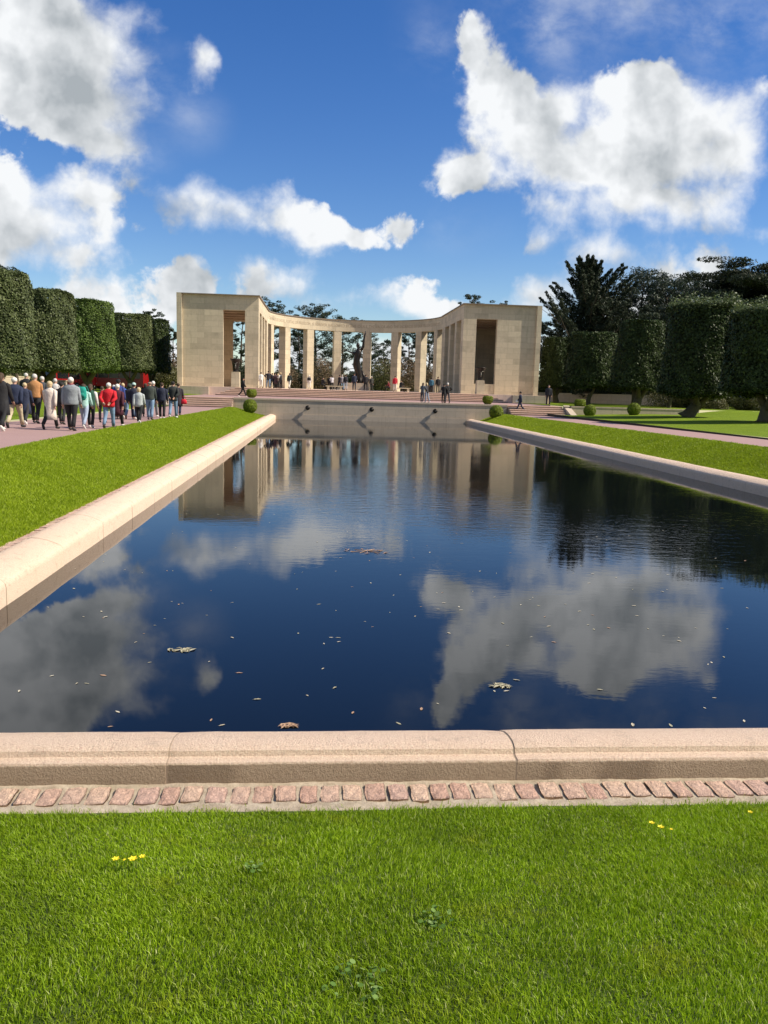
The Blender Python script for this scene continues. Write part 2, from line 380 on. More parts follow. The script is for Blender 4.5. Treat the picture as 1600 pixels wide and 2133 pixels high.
def m_lawn(name='lawn_turf', a=(.145, .22, .008), b=(.21, .29, .013)):
    m_, t, p_ = new_mat(name); g = wpos(t)
    n = noise(t, g, 1.1, 6, .65)
    c = mixc(t, ramp(t, n, [(.3, (0, 0, 0)), (.7, (1, 1, 1))]), a, b)
    f = noise(t, g, 26, 6, .8)
    c = mixc(t, ramp(t, f, [(.35, (.65,)*3), (.6, (0, 0, 0))]), c, tuple(x*.5 for x in a))
    c = mixc(t, ramp(t, noise(t, g, .35, 4, .6), [(.45, (0, 0, 0)), (.75, (.5,)*3)]), c, (.15, .22, .02))
    t.links.new(c, p_.inputs['Base Color']); p_.inputs['Roughness'].default_value = .9
    p_.inputs['Specular IOR Level'].default_value = .15
    b1 = bump(t, p_, f, .9, .05)
    bump(t, p_, noise(t, g, 5, 5), .5, .08, b1)
    return m_
M['lawn'] = m_lawn()
M['soil'] = m_plain('soil_under_grass', (.045, .07, .008), .95, 0, .4, 20)
def m_blade(name, cols, transl=.35, patch=.5):
    m_, t, p_ = new_mat(name)
    isl = nn(t, 'ShaderNodeNewGeometry').outputs['Random Per Island']; g = wpos(t)
    c = ramp(t, isl, cols)
    pn = ramp(t, noise(t, g, 1.7, 5, .65), [(.3, (0, 0, 0)), (.72, (1, 1, 1))])
    c = mixc(t, mathn(t, 'MULTIPLY', pn, .5), c, tuple(x*1.25 for x in cols[len(cols)//2][1]))
    p2 = ramp(t, noise(t, g, .9, 6, .7), [(.38, (patch,)*3), (.56, (0, 0, 0))])
    c = mixc(t, p2, c, (.10, .17, .004))
    p3 = ramp(t, noise(t, g, 2.6, 4, .6), [(.56, (0, 0, 0)), (.72, (patch,)*3)])
    c = mixc(t, p3, c, (.36, .40, .02))
    t.links.new(c, p_.inputs['Base Color']); p_.inputs['Roughness'].default_value = .55
    p_.inputs['Specular IOR Level'].default_value = .25
    tr = nn(t, 'ShaderNodeBsdfTranslucent'); t.links.new(c, tr.inputs[0])
    mx = nn(t, 'ShaderNodeMixShader'); mx.inputs[0].default_value = transl
    out = [n for n in t.nodes if n.type == 'OUTPUT_MATERIAL'][0]
    t.links.new(p_.outputs[0], mx.inputs[1]); t.links.new(tr.outputs[0], mx.inputs[2]); t.links.new(mx.outputs[0], out.inputs[0])
    return m_
M['blade'] = m_blade('grass_blade', [(0, (.150, .250, .004)), (.35, (.220, .355, .005)), (.7, (.29, .435, .010)), (.91, (.38, .47, .03)), (1.0, (.72, .70, .40))])
M['blade_far'] = m_blade('grass_blade_distant', [(0, (.20, .29, .006)), (.5, (.27, .37, .009)), (.9, (.34, .43, .02)), (1.0, (.50, .53, .16))], patch=.12)
def m_leaf(name, a, b, c, transl=.2, clump=0.5, spec=.3):
    m_, t, p_ = new_mat(name)
    isl = nn(t, 'ShaderNodeNewGeometry').outputs['Random Per Island']; g = wpos(t)
    col = ramp(t, isl, [(0, a), (.55, b), (1, c)])
    n = ramp(t, noise(t, g, clump, 4, .6), [(.35, (0, 0, 0)), (.65, (1, 1, 1))])
    col = mixc(t, mathn(t, 'MULTIPLY', n, .5), col, b)
    dk = ramp(t, noise(t, g, clump*1.9, 5, .7), [(.36, (.7,)*3), (.52, (0, 0, 0))])
    col = mixc(t, dk, col, tuple(x*.8 for x in a))
    t.links.new(col, p_.inputs['Base Color']); p_.inputs['Roughness'].default_value = .5
    p_.inputs['Specular IOR Level'].default_value = spec
    tr = nn(t, 'ShaderNodeBsdfTranslucent'); t.links.new(col, tr.inputs[0])
    mx = nn(t, 'ShaderNodeMixShader'); mx.inputs[0].default_value = transl
    out = [q for q in t.nodes if q.type == 'OUTPUT_MATERIAL'][0]
    t.links.new(p_.outputs[0], mx.inputs[1]); t.links.new(tr.outputs[0], mx.inputs[2]); t.links.new(mx.outputs[0], out.inputs[0])
    return m_
M['oak'] = m_leaf('holm_oak_leaf', (.040, .055, .020), (.090, .115, .040), (.20, .23, .10), .12, spec=.2)
M['oak_green'] = m_leaf('holm_oak_leaf_green', (.042, .072, .016), (.090, .140, .026), (.17, .24, .06), .15, spec=.2)
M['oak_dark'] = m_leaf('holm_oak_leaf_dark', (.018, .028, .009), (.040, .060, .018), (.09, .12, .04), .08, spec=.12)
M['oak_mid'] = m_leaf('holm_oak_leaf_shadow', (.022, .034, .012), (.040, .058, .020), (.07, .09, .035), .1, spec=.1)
M['oak_fresh'] = m_leaf('holm_oak_leaf_fresh', (.06, .08, .03), (.12, .16, .06), (.20, .24, .10), .25)
M['box'] = m_leaf('box_leaf', (.11, .15, .010), (.20, .26, .015), (.33, .40, .04), .25, 2.0)
M['pine'] = m_leaf('pine_needles', (.018, .030, .016), (.032, .050, .026), (.060, .082, .042), .1)
M['pine2'] = m_leaf('pine_needles_blue', (.030, .045, .030), (.050, .072, .045), (.085, .11, .07), .1)
M['cypress'] = m_leaf('cypress_spray', (.020, .027, .015), (.036, .048, .026), (.07, .085, .045), .08, spec=.1)
M['bush_brown'] = m_leaf('bare_twig', (.10, .065, .035), (.19, .13, .075), (.30, .22, .14), .1, 1.0)
M['bush_olive'] = m_leaf('olive_shrub_leaf', (.06, .065, .02), (.12, .12, .04), (.22, .20, .08), .2, 1.0)
M['bush_dark'] = m_leaf('dark_shrub_leaf', (.016, .024, .010), (.030, .045, .018), (.06, .08, .03), .1, 1.0)
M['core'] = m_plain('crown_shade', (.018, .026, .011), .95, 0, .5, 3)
M['bark'] = m_plain('bark', (.085, .065, .045), .95, 0, .45, 6, .8)
M['bark_moss'] = m_plain('mossy_bark', (.10, .085, .045), .95, 0, .45, 5, .8)
def m_water():
    m_, t, p_ = new_mat('pool_water'); g = wpos(t)
    p_.inputs['Base Color'].default_value = (.003, .004, .005, 1)
    p_.inputs['Roughness'].default_value = .015; p_.inputs['IOR'].default_value = 1.41
    mp = nn(t, 'ShaderNodeMapping'); t.links.new(g, mp.inputs[0]); mp.inputs['Scale'].default_value = (.8, 1.5, 1)
    n1_ = noise(t, mp.outputs[0], 2.6, 4, .55, dist=.6)
    n2_ = noise(t, mp.outputs[0], 9, 3, .5, dist=.4)
    # breeze patch: ripples strongest in the far middle, calm near the viewer
    zone = ramp(t, noise(t, g, .07, 3, .5), [(.40, (.12,)*3), (.60, (1, 1, 1))])
    s_ = nn(t, 'ShaderNodeSeparateXYZ'); t.links.new(g, s_.inputs[0])
    ymr = nn(t, 'ShaderNodeMapRange', interpolation_type='SMOOTHSTEP'); t.links.new(s_.outputs[1], ymr.inputs[0])
    ymr.inputs[1].default_value = 11; ymr.inputs[2].default_value = 19; ymr.inputs[3].default_value = .10; ymr.inputs[4].default_value = 1
    xm = nn(t, 'ShaderNodeMapRange', interpolation_type='SMOOTHSTEP'); t.links.new(s_.outputs[0], xm.inputs[0])
    xm.inputs[1].default_value = -3; xm.inputs[2].default_value = 3; xm.inputs[3].default_value = .25; xm.inputs[4].default_value = 1
    pz = nn(t, 'ShaderNodeMapRange', interpolation_type='SMOOTHSTEP'); t.links.new(mathn(t, 'ADD', s_.outputs[1], mathn(t, 'MULTIPLY', noise(t, g, .15, 3), 14)), pz.inputs[0])
    pz.inputs[1].default_value = 24; pz.inputs[2].default_value = 29; pz.inputs[3].default_value = .5; pz.inputs[4].default_value = .3
    h = mathn(t, 'ADD', mathn(t, 'MULTIPLY', n1_, 1.0), mathn(t, 'MULTIPLY', n2_, pz.outputs[0]))
    yf = nn(t, 'ShaderNodeMapRange', interpolation_type='SMOOTHSTEP'); t.links.new(s_.outputs[1], yf.inputs[0])
    yf.inputs[1].default_value = 30; yf.inputs[2].default_value = 46; yf.inputs[3].default_value = 1; yf.inputs[4].default_value = .22
    h = mathn(t, 'MULTIPLY', h, yf.outputs[0])
    h = mathn(t, 'MULTIPLY', h, mathn(t, 'MULTIPLY', mathn(t, 'MULTIPLY', zone, ymr.outputs[0]), xm.outputs[0]))
    b = nn(t, 'ShaderNodeBump'); b.inputs['Strength'].default_value = 1.0; b.inputs['Distance'].default_value = .0085
    t.links.new(h, b.inputs['Height']); t.links.new(b.outputs[0], p_.inputs['Normal'])
    return m_
M['water'] = m_water()
M['glass'] = m_plain('dark_window_glass', (.01, .012, .014), .08, 0, .1)
M['red'] = m_plain('red_paint', (.26, .008, .010), .2, 0, .1)
M['chrome'] = m_plain('pale_trim', (.6, .58, .55), .3, .3, .1)
M['rubber'] = m_plain('black_rubber', (.02, .02, .02), .8)
# ------------------------------------------------------------------ layout numbers (metres; z=0 is the side paths)
XL, XR, YN, YF, ZW = -3.73, 12.70, 5.51, 70.5, -1.05       # pool water edges
ZC = ZW+.369                                                # coping height
AX = 4.49                                                  # axis of the pool
CX, CY, CRAD = 4.57, 109.8, 11.55                          # colonnade half circle
ZP, ZF, ZR = .66, 1.51, 11.6                               # terrace, memorial floor, roof
def smooth(t): t = np.clip(t, 0, 1); return t*t*(3-2*t)
ZB = -.83                                                  # level of the sett edging
def zpath(y): return -.15*np.clip((np.asarray(y, float)-30)/38, 0, 1)

def grid_surface(name, xs, ys, zf, mat, **tags):
    X, Y = np.meshgrid(xs, ys); Z = zf(X, Y)
    V = np.stack([X.ravel(), Y.ravel(), np.broadcast_to(Z, X.shape).ravel()], 1)
    nx, ny = len(xs), len(ys)
    i = (np.arange(ny-1)[:, None]*nx+np.arange(nx-1)[None, :]).ravel()
    o = link(name, np_mesh(name, V, np.stack([i, i+1, i+nx+1, i+nx], 1), True), mat)
    tag(o, kind='structure', **tags); return o
def fbm2(x, y, s=1.0, seed=0):
    r = 0
    for k, (a, f) in enumerate(((.5, 1), (.3, 2.1), (.2, 4.3))):
        r = r+a*np.sin(x*f*s*1.3+seed+k*1.7+np.sin(y*f*s*.9+k))*np.cos(y*f*s*1.1+seed*2+k*2.3)
    return r
# bank profiles
def z_front(X, Y):   # bank in front of the pool rises towards the viewer
    return ZB+.012+np.clip((4.50-Y), 0, 9)*.187-np.clip((-Y-0.0), 0, 99)*.187+.012*fbm2(X, Y, 1.2)
BXL0, BXL1, BXR0, BXR1 = -4.71, -7.50, 13.68, 15.72
def z_left(X, Y):
    t = np.clip((BXL0-X)/(BXL0-BXL1), 0, 1)
    return ZB+.012+(zpath(Y)+.02-ZB)*(t*.75+.25*smooth(t))+.012*fbm2(X, Y, .8, 2)
def z_right(X, Y):
    t = np.clip((X-BXR0)/(BXR1-BXR0), 0, 1)
    return ZB+.012+(zpath(Y)+.02-ZB)*(t*.75+.25*smooth(t))+.012*fbm2(X, Y, .8, 5)
grid_surface('lawn_bank_front', np.linspace(-30, 40, 141), np.concatenate([np.linspace(-6, 1, 8), np.linspace(1.2, 4.52, 40)]), z_front, M['soil'])
grid_surface('lawn_bank_left', np.linspace(BXL1, BXL0, 14), np.linspace(4.52, YF, 160), z_left, M['lawn'])
grid_surface('lawn_bank_right', np.linspace(BXR0, BXR1, 12), np.linspace(4.52, YF, 160), z_right, M['lawn'])
PLX, PRX = -12.3, 19.5
grid_surface('path_left', np.array([PLX, -9.5, BXL1]), np.linspace(-6, 69.2, 60), lambda X, Y: zpath(Y)-.0, M['path'])
grid_surface('path_right', np.array([BXR1, 17.5, PRX]), np.linspace(4.52, 69.2, 60), lambda X, Y: zpath(Y)-.0, M['path'])
def z_outr(X, Y):
    t = np.clip((X-PRX)/11, 0, 1)
    base = zpath(Y)+.09+.30*smooth(t)
    up = smooth((X-31)/5)*smooth((Y-60)/9)
    return base*(1-up)+(ZP+.02)*up+.02*fbm2(X, Y, .3, 3)
def z_outl(X, Y):
    t = np.clip((PLX-X)/11, 0, 1)
    base = zpath(Y)+.07+.35*smooth(t)
    up = smooth((-X-22)/5)*smooth((Y-60)/9)
    return base*(1-up)+(ZP+.02)*up+.02*fbm2(X, Y, .3, 4)
grid_surface('lawn_right', np.linspace(PRX, 110, 110), np.linspace(-6, 70.0, 90), z_outr, M['lawn'])
grid_surface('lawn_left', np.linspace(-110, PLX, 110), np.linspace(-6, 70.0, 90), z_outl, M['lawn'])
# dark cut edge of the right-hand lawn
MB().box(PRX-.05, PRX+.02, 4.6, 69.0, -.4, .05).build('lawn_edging', m_plain('cut_turf_edge', (.05, .04, .02), .95), None)
bpy.data.objects['lawn_edging']['kind'] = 'structure'
# terrace and far ground
grid_surface('terrace', np.array([-12.3, 4, 21.2]), np.array([70.95, 80, 100.0]), lambda X, Y: ZP+0*X, M['path'])
grid_surface('lawn_terrace_left', np.linspace(-110, -12.3, 60), np.linspace(70.0, 200, 60), lambda X, Y: ZP+.02+.03*fbm2(X, Y, .2, 6), M['lawn'])
grid_surface('lawn_terrace_right', np.linspace(21.2, 110, 60), np.linspace(70.0, 200, 60), lambda X, Y: ZP+.02+.03*fbm2(X, Y, .2, 7), M['lawn'])
grid_surface('lawn_behind_memorial', np.linspace(-12.3, 21.2, 20), np.linspace(100, 200, 30), lambda X, Y: ZP+.01+.02*fbm2(X, Y, .2, 8), M['lawn'])
g = grid_surface('ground', np.array([-2500, -110, 110, 2500.]), np.array([-300, -6, 200, 2500.]), lambda X, Y: ZP*(Y > 100)+0*X, m_lawn('field_grass', (.05, .09, .02), (.10, .14, .03)))
bm_ = bmesh.new(); bm_.from_mesh(g.data); bm_.faces.ensure_lookup_table()
bmesh.ops.delete(bm_, geom=[f for f in bm_.faces if abs(f.calc_center_median().x) < 50 and 0 < f.calc_center_median().y < 150], context='FACES_ONLY')
bm_.to_mesh(g.data); bm_.free()

# water
grid_surface('pool_water', np.linspace(XL-.02, XR+.02, 3), np.linspace(YN-.02, YF+.02, 3), lambda X, Y: ZW+0*X, M['water'])

# ------------------------------------------------------------------ pool coping
PROF = [(.62, ZW-.0), (.62, ZC-.025), (.612, ZC-.012), (.55, ZC-.008), (.540, ZC-.004), (.528, ZC+.028), (.50, ZC+.042), (.46, ZC+.048), (.36, ZC+.042), (.22, ZC+.012), (.09, ZC-.036), (.04, ZC-.065), (.01, ZC-.10), (0, ZC-.15), (0, ZW-.25), (.5, ZW-.25)]
def coping(name, axis, base, sgn, a0, a1, first, pitch, label):
    """axis 'x': runs along X, offset u goes to -Y; axis 'y': runs along Y, offset u goes sgn*X"""
    mb = MB(); js = []
    q = first
    while q > a0: q -= pitch
    js.append(a0); q += pitch
    while q < a1-.05: js.append(q); q += pitch
    js.append(a1)
    for a, b in zip(js[:-1], js[1:]):
        a += .005; b -= .005
        n = max(3, int((b-a)/.12)) if axis == 'x' else 3
        rings = []
        d0 = rng.normal(0, .003); dz = rng.normal(0, .0025)
        for k in range(n+1):
            s_ = a+(b-a)*k/n
            ins = .004 if k in (0, n) else 0.0
            wob = rng.normal(0, .0008, len(PROF)) if axis == 'x' else np.zeros(len(PROF))
            ring = []
            for (u, z), w in zip(PROF, wob):
                u2 = u+d0+(ins*(-1 if u > .3 else 1)); z2 = z+dz+w-ins
                ring.append((s_, base-u2, z2) if axis == 'x' else (base+sgn*u2, s_, z2))
            rings.append(ring)
        mb.loft(rings if (axis == 'x' or sgn > 0) else [r[::-1] for r in rings])
    o = mb.build(name, M['granite'], None, True)
    # creases stay visible: angle based smoothing
    me = o.data
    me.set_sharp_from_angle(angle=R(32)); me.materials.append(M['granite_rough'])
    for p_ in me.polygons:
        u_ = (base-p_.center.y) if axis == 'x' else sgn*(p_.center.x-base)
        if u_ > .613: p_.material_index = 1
    for q in js[1:-1]:          # each joint is filled almost flush with pale mortar
        rr = [[((s_, base-(u-.004 if u > .3 else u+.004), z-.005) if axis == 'x' else (base+sgn*(u-.004 if u > .3 else u+.004), s_, z-.005)) for u, z in PROF] for s_ in (q-.0055, q+.0055)]
        MB().loft(rr).build('joint', M['joint'], o)
    tag(o, label, 'coping')
    return o
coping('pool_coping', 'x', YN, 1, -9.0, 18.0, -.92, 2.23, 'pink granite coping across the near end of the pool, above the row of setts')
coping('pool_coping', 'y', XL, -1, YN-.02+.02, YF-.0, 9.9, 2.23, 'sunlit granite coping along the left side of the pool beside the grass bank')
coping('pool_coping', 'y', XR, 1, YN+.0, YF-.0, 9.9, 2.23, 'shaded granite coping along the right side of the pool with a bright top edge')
# setts and their mortar bed
def sett_row(name, axis, base, sgn, a0, a1, detail, label):
    mb = MB(); q = a0
    while q < a1:
        w = random.uniform(.106, .132) if detail else random.uniform(.11, .13)
        gap = random.uniform(.016, .028)
        u0 = (.675 if detail else .76)+random.uniform(-.008, .010); u1 = u0+random.uniform(.185, .210)
        n = 9 if detail else 3
        sk = random.uniform(-.004, .004); top = ZB+(.018 if detail else .040)+random.uniform(-.005, .005); tilt = random.uniform(-.008, .008)
        pts = {}
        vs = []; fs = []
        ph = [random.uniform(0, 6.28) for _ in range(4)]
        for i in range(n+1):
            for j in range(n+1):
                s_, t_ = i/n, j/n
                x = q+w*s_+sk*(t_-.5); u = u0+(u1-u0)*t_
                # rounded irregular outline
                ex = min(s_, 1-s_); ey = min(t_, 1-t_)
                if ex < .01: x += (.004 if s_ < .5 else -.004)*(4*(t_-.5)**2)+.003*math.sin(7*t_+ph[0])
                if ey < .01: u += (.004 if t_ < .5 else -.004)*(4*(s_-.5)**2)+.003*math.sin(7*s_+ph[1])
                edge = min(1, min(ex, ey)/.10)
                z = top-.012*(1-edge)**2+tilt*(s_-.5)+(.004*math.sin(9*s_+ph[2])*math.sin(8*t_+ph[3])+random.uniform(-.002, .002))*(edge if detail else 0)
                vs.append((x, base-u, z) if axis == 'x' else (base+sgn*u, x, z))
        for i in range(n):
            for j in range(n):
                a = i*(n+1)+j; fs.append((a, a+1, a+n+2, a+n+1) if (axis == 'y' and sgn > 0) else (a, a+n+1, a+n+2, a+1))
        # skirt
        per = [i*(n+1) for i in range(n+1)]+[n*(n+1)+j for j in range(1, n+1)]+[i*(n+1)+n for i in range(n-1, -1, -1)]+[j for j in range(n-1, 0, -1)]
        b = len(vs)
        for k in per: v = vs[k]; vs.append((v[0], v[1], ZB-.05))
        for k in range(len(per)):
            k2 = (k+1) % len(per); fs.append((per[k], per[k2], b+k2, b+k))
        mb.add(vs, fs); q += w+gap
    o = mb.build(name, M['sett'], None, True)
    tag(o, label, kind='structure'); return o
sett_row('sett_edging', 'x', YN, 1, -6.0, 12.0, True, 'row of small pink stone setts between the near coping and the grass')
sett_row('sett_edging', 'y', XL, -1, YN, YF-1, False, 'row of small stone setts along the left coping')
sett_row('sett_edging', 'y', XR, 1, YN, YF-1, False, 'row of small stone setts along the right coping')
def bedf(X, Y): return ZB+.008*fbm2(X, Y, 6)+.006*fbm2(X, Y, 19, 3)
grid_surface('mortar_bed', np.linspace(-9, 18, 700), np.linspace(4.40, YN-.60, 30), bedf, M['mortar'])
grid_surface('mortar_bed_left', np.linspace(XL-1.2, XL-.60, 8), np.linspace(4.40, YF, 500), bedf, M['mortar'])
grid_surface('mortar_bed_right', np.linspace(XR+.60, XR+1.2, 8), np.linspace(4.40, YF, 500), bedf, M['mortar'])

# ------------------------------------------------------------------ grass blades
def blades(name, N, xr, yr, zf, h, w, mat, segs=2, label=None, keep=None, lean=.5):
    x = rng.uniform(xr[0], xr[1], N); y = yr[0]*(yr[1]/yr[0])**rng.uniform(0, 1, N) if yr[1] > 20 else rng.uniform(yr[0], yr[1], N)
    if keep is not None:
        k = keep(x, y); x, y = x[k], y[k]; N = len(x)
    z = zf(x, y)-.004
    tall = 1+.30*fbm2(x, y, 2.2, 9)+.18*fbm2(x, y, 7.5, 4)
    h = h*(1+y*.012 if yr[1] > 20 else 1); w = w*(1+y*.035 if yr[1] > 20 else 1)
    hh = h*tall*rng.uniform(.55, 1.25, N); ww = w*rng.uniform(.6, 1.3, N)
    az = rng.uniform(0, 2*np.pi, N); la = rng.uniform(0, 2*np.pi, N); ln = hh*lean*rng.uniform(.1, 1.5, N)
    drift = .35*fbm2(x, y, 1.5, 11)
    dx, dy = np.cos(az)*ww/2, np.sin(az)*ww/2
    lx, ly = np.cos(la)*ln+drift*hh, np.sin(la)*ln+.5*drift*hh
    if segs == 2:
        V = np.empty((N, 5, 3))
        V[:, 0] = np.stack([x-dx, y-dy, z], 1); V[:, 1] = np.stack([x+dx, y+dy, z], 1)
        V[:, 2] = np.stack([x+dx*.8+lx*.35, y+dy*.8+ly*.35, z+hh*.58], 1); V[:, 3] = np.stack([x-dx*.8+lx*.35, y-dy*.8+ly*.35, z+hh*.58], 1)
        V[:, 4] = np.stack([x+lx, y+ly, z+hh*rng.uniform(.75, 1, N)], 1)
        b = np.arange(N)*5
        fs = [np.stack([b, b+1, b+2, b+3], 1), np.stack([b+3, b+2, b+4], 1)]
    else:
        V = np.empty((N, 3, 3))
        V[:, 0] = np.stack([x-dx, y-dy, z], 1); V[:, 1] = np.stack([x+dx, y+dy, z], 1); V[:, 2] = np.stack([x+lx, y+ly, z+hh], 1)
        b = np.arange(N)*3; fs = [np.stack([b, b+1, b+2], 1)]
    me = np_mesh(name, V.reshape(-1, 3), fs, True)
    o = link(name, me, mat); tag(o, label, 'grass', kind='stuff'); return o
def edge_front(x, y): return y < 4.49+.04*fbm2(x, y*0, 3, 1)+.03*fbm2(x, y, 17, 2)+.016*rng.exponential(1, len(x))
blades('grass_foreground', 430000, (-2.2, 3.9), (2.0, 4.62), z_front, .033, .0037, M['blade'], 2, 'close-cropped bright green grass filling the foreground', edge_front, .55)
blades('grass_foreground_sides', 60000, (-9, 14), (1.0, 4.6), z_front, .05, .010, M['blade'], 1, 'green grass beside the camera',
       lambda x, y: edge_front(x, y) & ((x < -2.2) | (x > 3.9)), .5)
blades('grass_left_bank', 420000, (BXL1+.02, BXL0+.06), (9, YF-.1), z_left, .042, .012, M['blade_far'], 1, 'sunlit mown grass on the bank left of the pool', None, .6)
blades('grass_right_bank', 200000, (BXR0-.06, BXR1-.02), (22, YF-.1), z_right, .042, .014, M['blade_far'], 1, 'sunlit mown grass on the bank right of the pool', None, .6)
# a clover / plantain weed and small yellow flowers in the foreground lawn
leafm = m_leaf('weed_leaf', (.10, .20, .03), (.18, .30, .06), (.30, .40, .14), .3, 4)
def weed(x, y, n, spread, label):
    mb = MB(); z0 = float(z_front(np.array(x), np.array(y)))
    for i in range(n):
        a = random.uniform(0, 6.28); d = spread*math.sqrt(random.random()); cx, cy = x+d*math.cos(a), y+d*math.sin(a)
        z = z0+random.uniform(.02, .05); r = random.uniform(.006, .013); ti = random.uniform(-.5, .5); tj = random.uniform(-.5, .5)
        k = 7; vs = [(cx+r*math.cos(6.28*q/k), cy+r*math.sin(6.28*q/k)*(.8), z+r*(ti*math.cos(6.28*q/k)+tj*math.sin(6.28*q/k))) for q in range(k)]
        mb.add(vs, [tuple(range(k))])
        mb.tube([(x+(cx-x)*.5, y+(cy-y)*.5, z0), (cx, cy, z-.001)], [.0012, .0008], 3)
    tag(mb.build('weed', leafm, None), label, 'weed')
weed(.16, 2.62, 46, .11, 'patch of round-leaved pale weed low in the foreground grass')
weed(.52, 3.08, 26, .07, 'smaller pale green weed tuft in the grass, right of the round-leaved patch')
weed(-.28, 3.62, 16, .04, 'faint grey-green weed tuft in the grass, halfway up the foreground lawn')
yel = m_plain('yellow_petal', (.85, .68, .02), .6); stemm = m_plain('flower_stem', (.10, .2, .03), .7)
def flower(x, y, label, s=1.0, pale=False):
    z0 = float(z_front(np.array(x), np.array(y))); h = random.uniform(.055, .07)
    t = empty('yellow_flower', (x, y, z0)); tag(t, label, 'flower', 'small yellow flowers in the foreground grass')
    MB().tube([(0, 0, -.01), (.002, .001, h*.6), (.0, .003, h)], [.0018, .0016, .0014], 5).build('stem', stemm, t)
    mb = MB()
    for k in range(6):
        a = k*1.047+random.uniform(-.1, .1); c, s_ = math.cos(a), math.sin(a); L_ = .021*s
        mb.add([(0, .003, h), (c*L_*.5-s_*.007*s, .003+s_*L_*.5+c*.007*s, h+.008*s), (c*L_, .003+s_*L_, h+.010*s), (c*L_*.5+s_*.007*s, .003+s_*L_*.5-c*.007*s, h+.008*s)], [(0, 1, 2, 3)])
    mb.build('petals', yel, t)
    MB().ellipsoid((0, .003, h+.006), (.006*s, .006*s, .005*s), 6, 4).build('flower_heart', yel, t)
flower(-.94, 3.70, 'yellow flower at the left end of the short row in the grass')
flower(-.90, 3.70, 'tiny half-open yellow bud between the left and middle flowers of the row', .45)
flower(-.855, 3.68, 'widest yellow flower, in the middle of the short row in the grass', 1.15)
flower(-.815, 3.70, 'yellow flower at the right end of the short row in the grass', .85)
flower(1.86, 4.05, 'yellow flower near the stone edge, taller of the close pair', .9)
flower(1.885, 3.99, 'yellow flower below the taller one near the stone edge', 1.0)
flower(1.93, 3.96, 'small pale yellow flower beside the pair near the stone edge', .55)
flower(2.52, 4.22, 'yellow flower close to the frame edge by the setts', .8)

# ------------------------------------------------------------------ retaining wall with spouts, side steps
rw = empty('retaining_wall', (AX, YF, 0)); tag(rw, 'long low stone wall closing the far end of the pool, with three dark spouts', 'wall')
HW = 11.75
MB().box(-HW, HW, 0, .45, -1.5, ZP-.16).build('wall', M['wallstone'], rw)
MB().box(-HW-.04, HW+.04, -.05, .50, ZP-.155, ZP+.02).build('wall_coping', M['wallstone'], rw, bevel=.02)
MB().box(-HW+.01, HW-.01, -.035, -.002, -1.5, -.60).build('wall_footing', M['wallstone'], rw)
for x in (-5.52, -.04, 5.47):
    sp = MB().tube([(x, -.002, -.02), (x, -.12, -.02), (x, -.30, -.025), (x, -.36, -.03)], [.20, .17, .145, .10], 16).build('water_spout', M['bronze'], rw, True)
    MB().tube([(x, -.335, -.025), (x, -.372, -.03)], [.05, .045], 10).build('nozzle', M['bronze_light'], sp)
def stair(name, x0, x1, yb, z0, z1, n, tread, mat, label, inset=0.0, yend=None):
    mb = MB(); slab = MB(); ri = (z1-z0)/n
    for i in range(n):
        ya = yb+i*tread; zt = z0+ri*(i+1)
        ye = (yend if yend else yb+n*tread)
        mb.box(x0+inset*i, x1-inset*i, ya, ya+tread-.003 if i < n-1 else ye, z0-.3, zt-.077)
        # tread slab with a nosing that throws a thin shadow
        slab.box(x0+inset*i-.003, x1-inset*i+.003, ya-.055, (ya+tread-.058) if i < n-1 else ye, zt-.075, zt)
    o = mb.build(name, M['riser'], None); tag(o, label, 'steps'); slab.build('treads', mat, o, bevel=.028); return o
stair('stone_steps', -12.3, AX-HW-.045, 69.0, -.16, ZP, 5, .40, M['redstone'], 'flight of steps left of the pool wall, near the walking group')
stair('stone_steps', AX+HW+.045, 21.2, 69.0, -.16, ZP, 5, .40, M['redstone'], 'flight of steps right of the pool wall, where a man walks down')
for sx_, lab in ((-1, 'sloped stone cheek wall at the outer side of the left steps'), (1, 'sloped stone cheek wall at the outer side of the right steps')):
    xi = AX+sx_*16.76; xo = AX+sx_*17.3; a, b = min(xi, xo), max(xi, xo)
    mb = MB(); mb.add([(a, 68.2, -.3), (b, 68.2, -.3), (b, 68.2, .0), (a, 68.2, .0), (a, 70.6, -.3), (b, 70.6, -.3), (b, 70.6, ZP+.1), (a, 70.6, ZP+.1)],
       [(0, 1, 2, 3), (4, 7, 6, 5), (0, 3, 7, 4), (1, 5, 6, 2), (3, 2, 6, 7), (0, 4, 5, 1)])
    tag(mb.build('step_cheek', M['wallstone'], None), lab, 'wall')
    # terrace retaining wall running outward
    x0, x1 = (xo, AX+17.3+11.5) if sx_ > 0 else (AX-17.3-11.5, xo)
    q = empty('terrace_wall', ((x0+x1)/2, 69.9, 0)); tag(q, 'low stone wall holding the terrace lawn '+('right' if sx_ > 0 else 'left')+' of the side steps', 'wall')
    w2 = (x1-x0)/2
    MB().box(-w2, w2, 0, .35, -.3, ZP-.06).build('wall', M['wallstone'], q)
    MB().box(-w2-.02, w2+.02, -.03, .38, ZP-.057, ZP+.06).build('wall_coping', M['wallstone'], q, bevel=.015)
stair('stone_steps', -10.8, 20.0, 86.2, ZP, ZF, 5, .48, M['redstone'], 'wide pink steps rising from the terrace to the memorial floor', .45, 88.2)

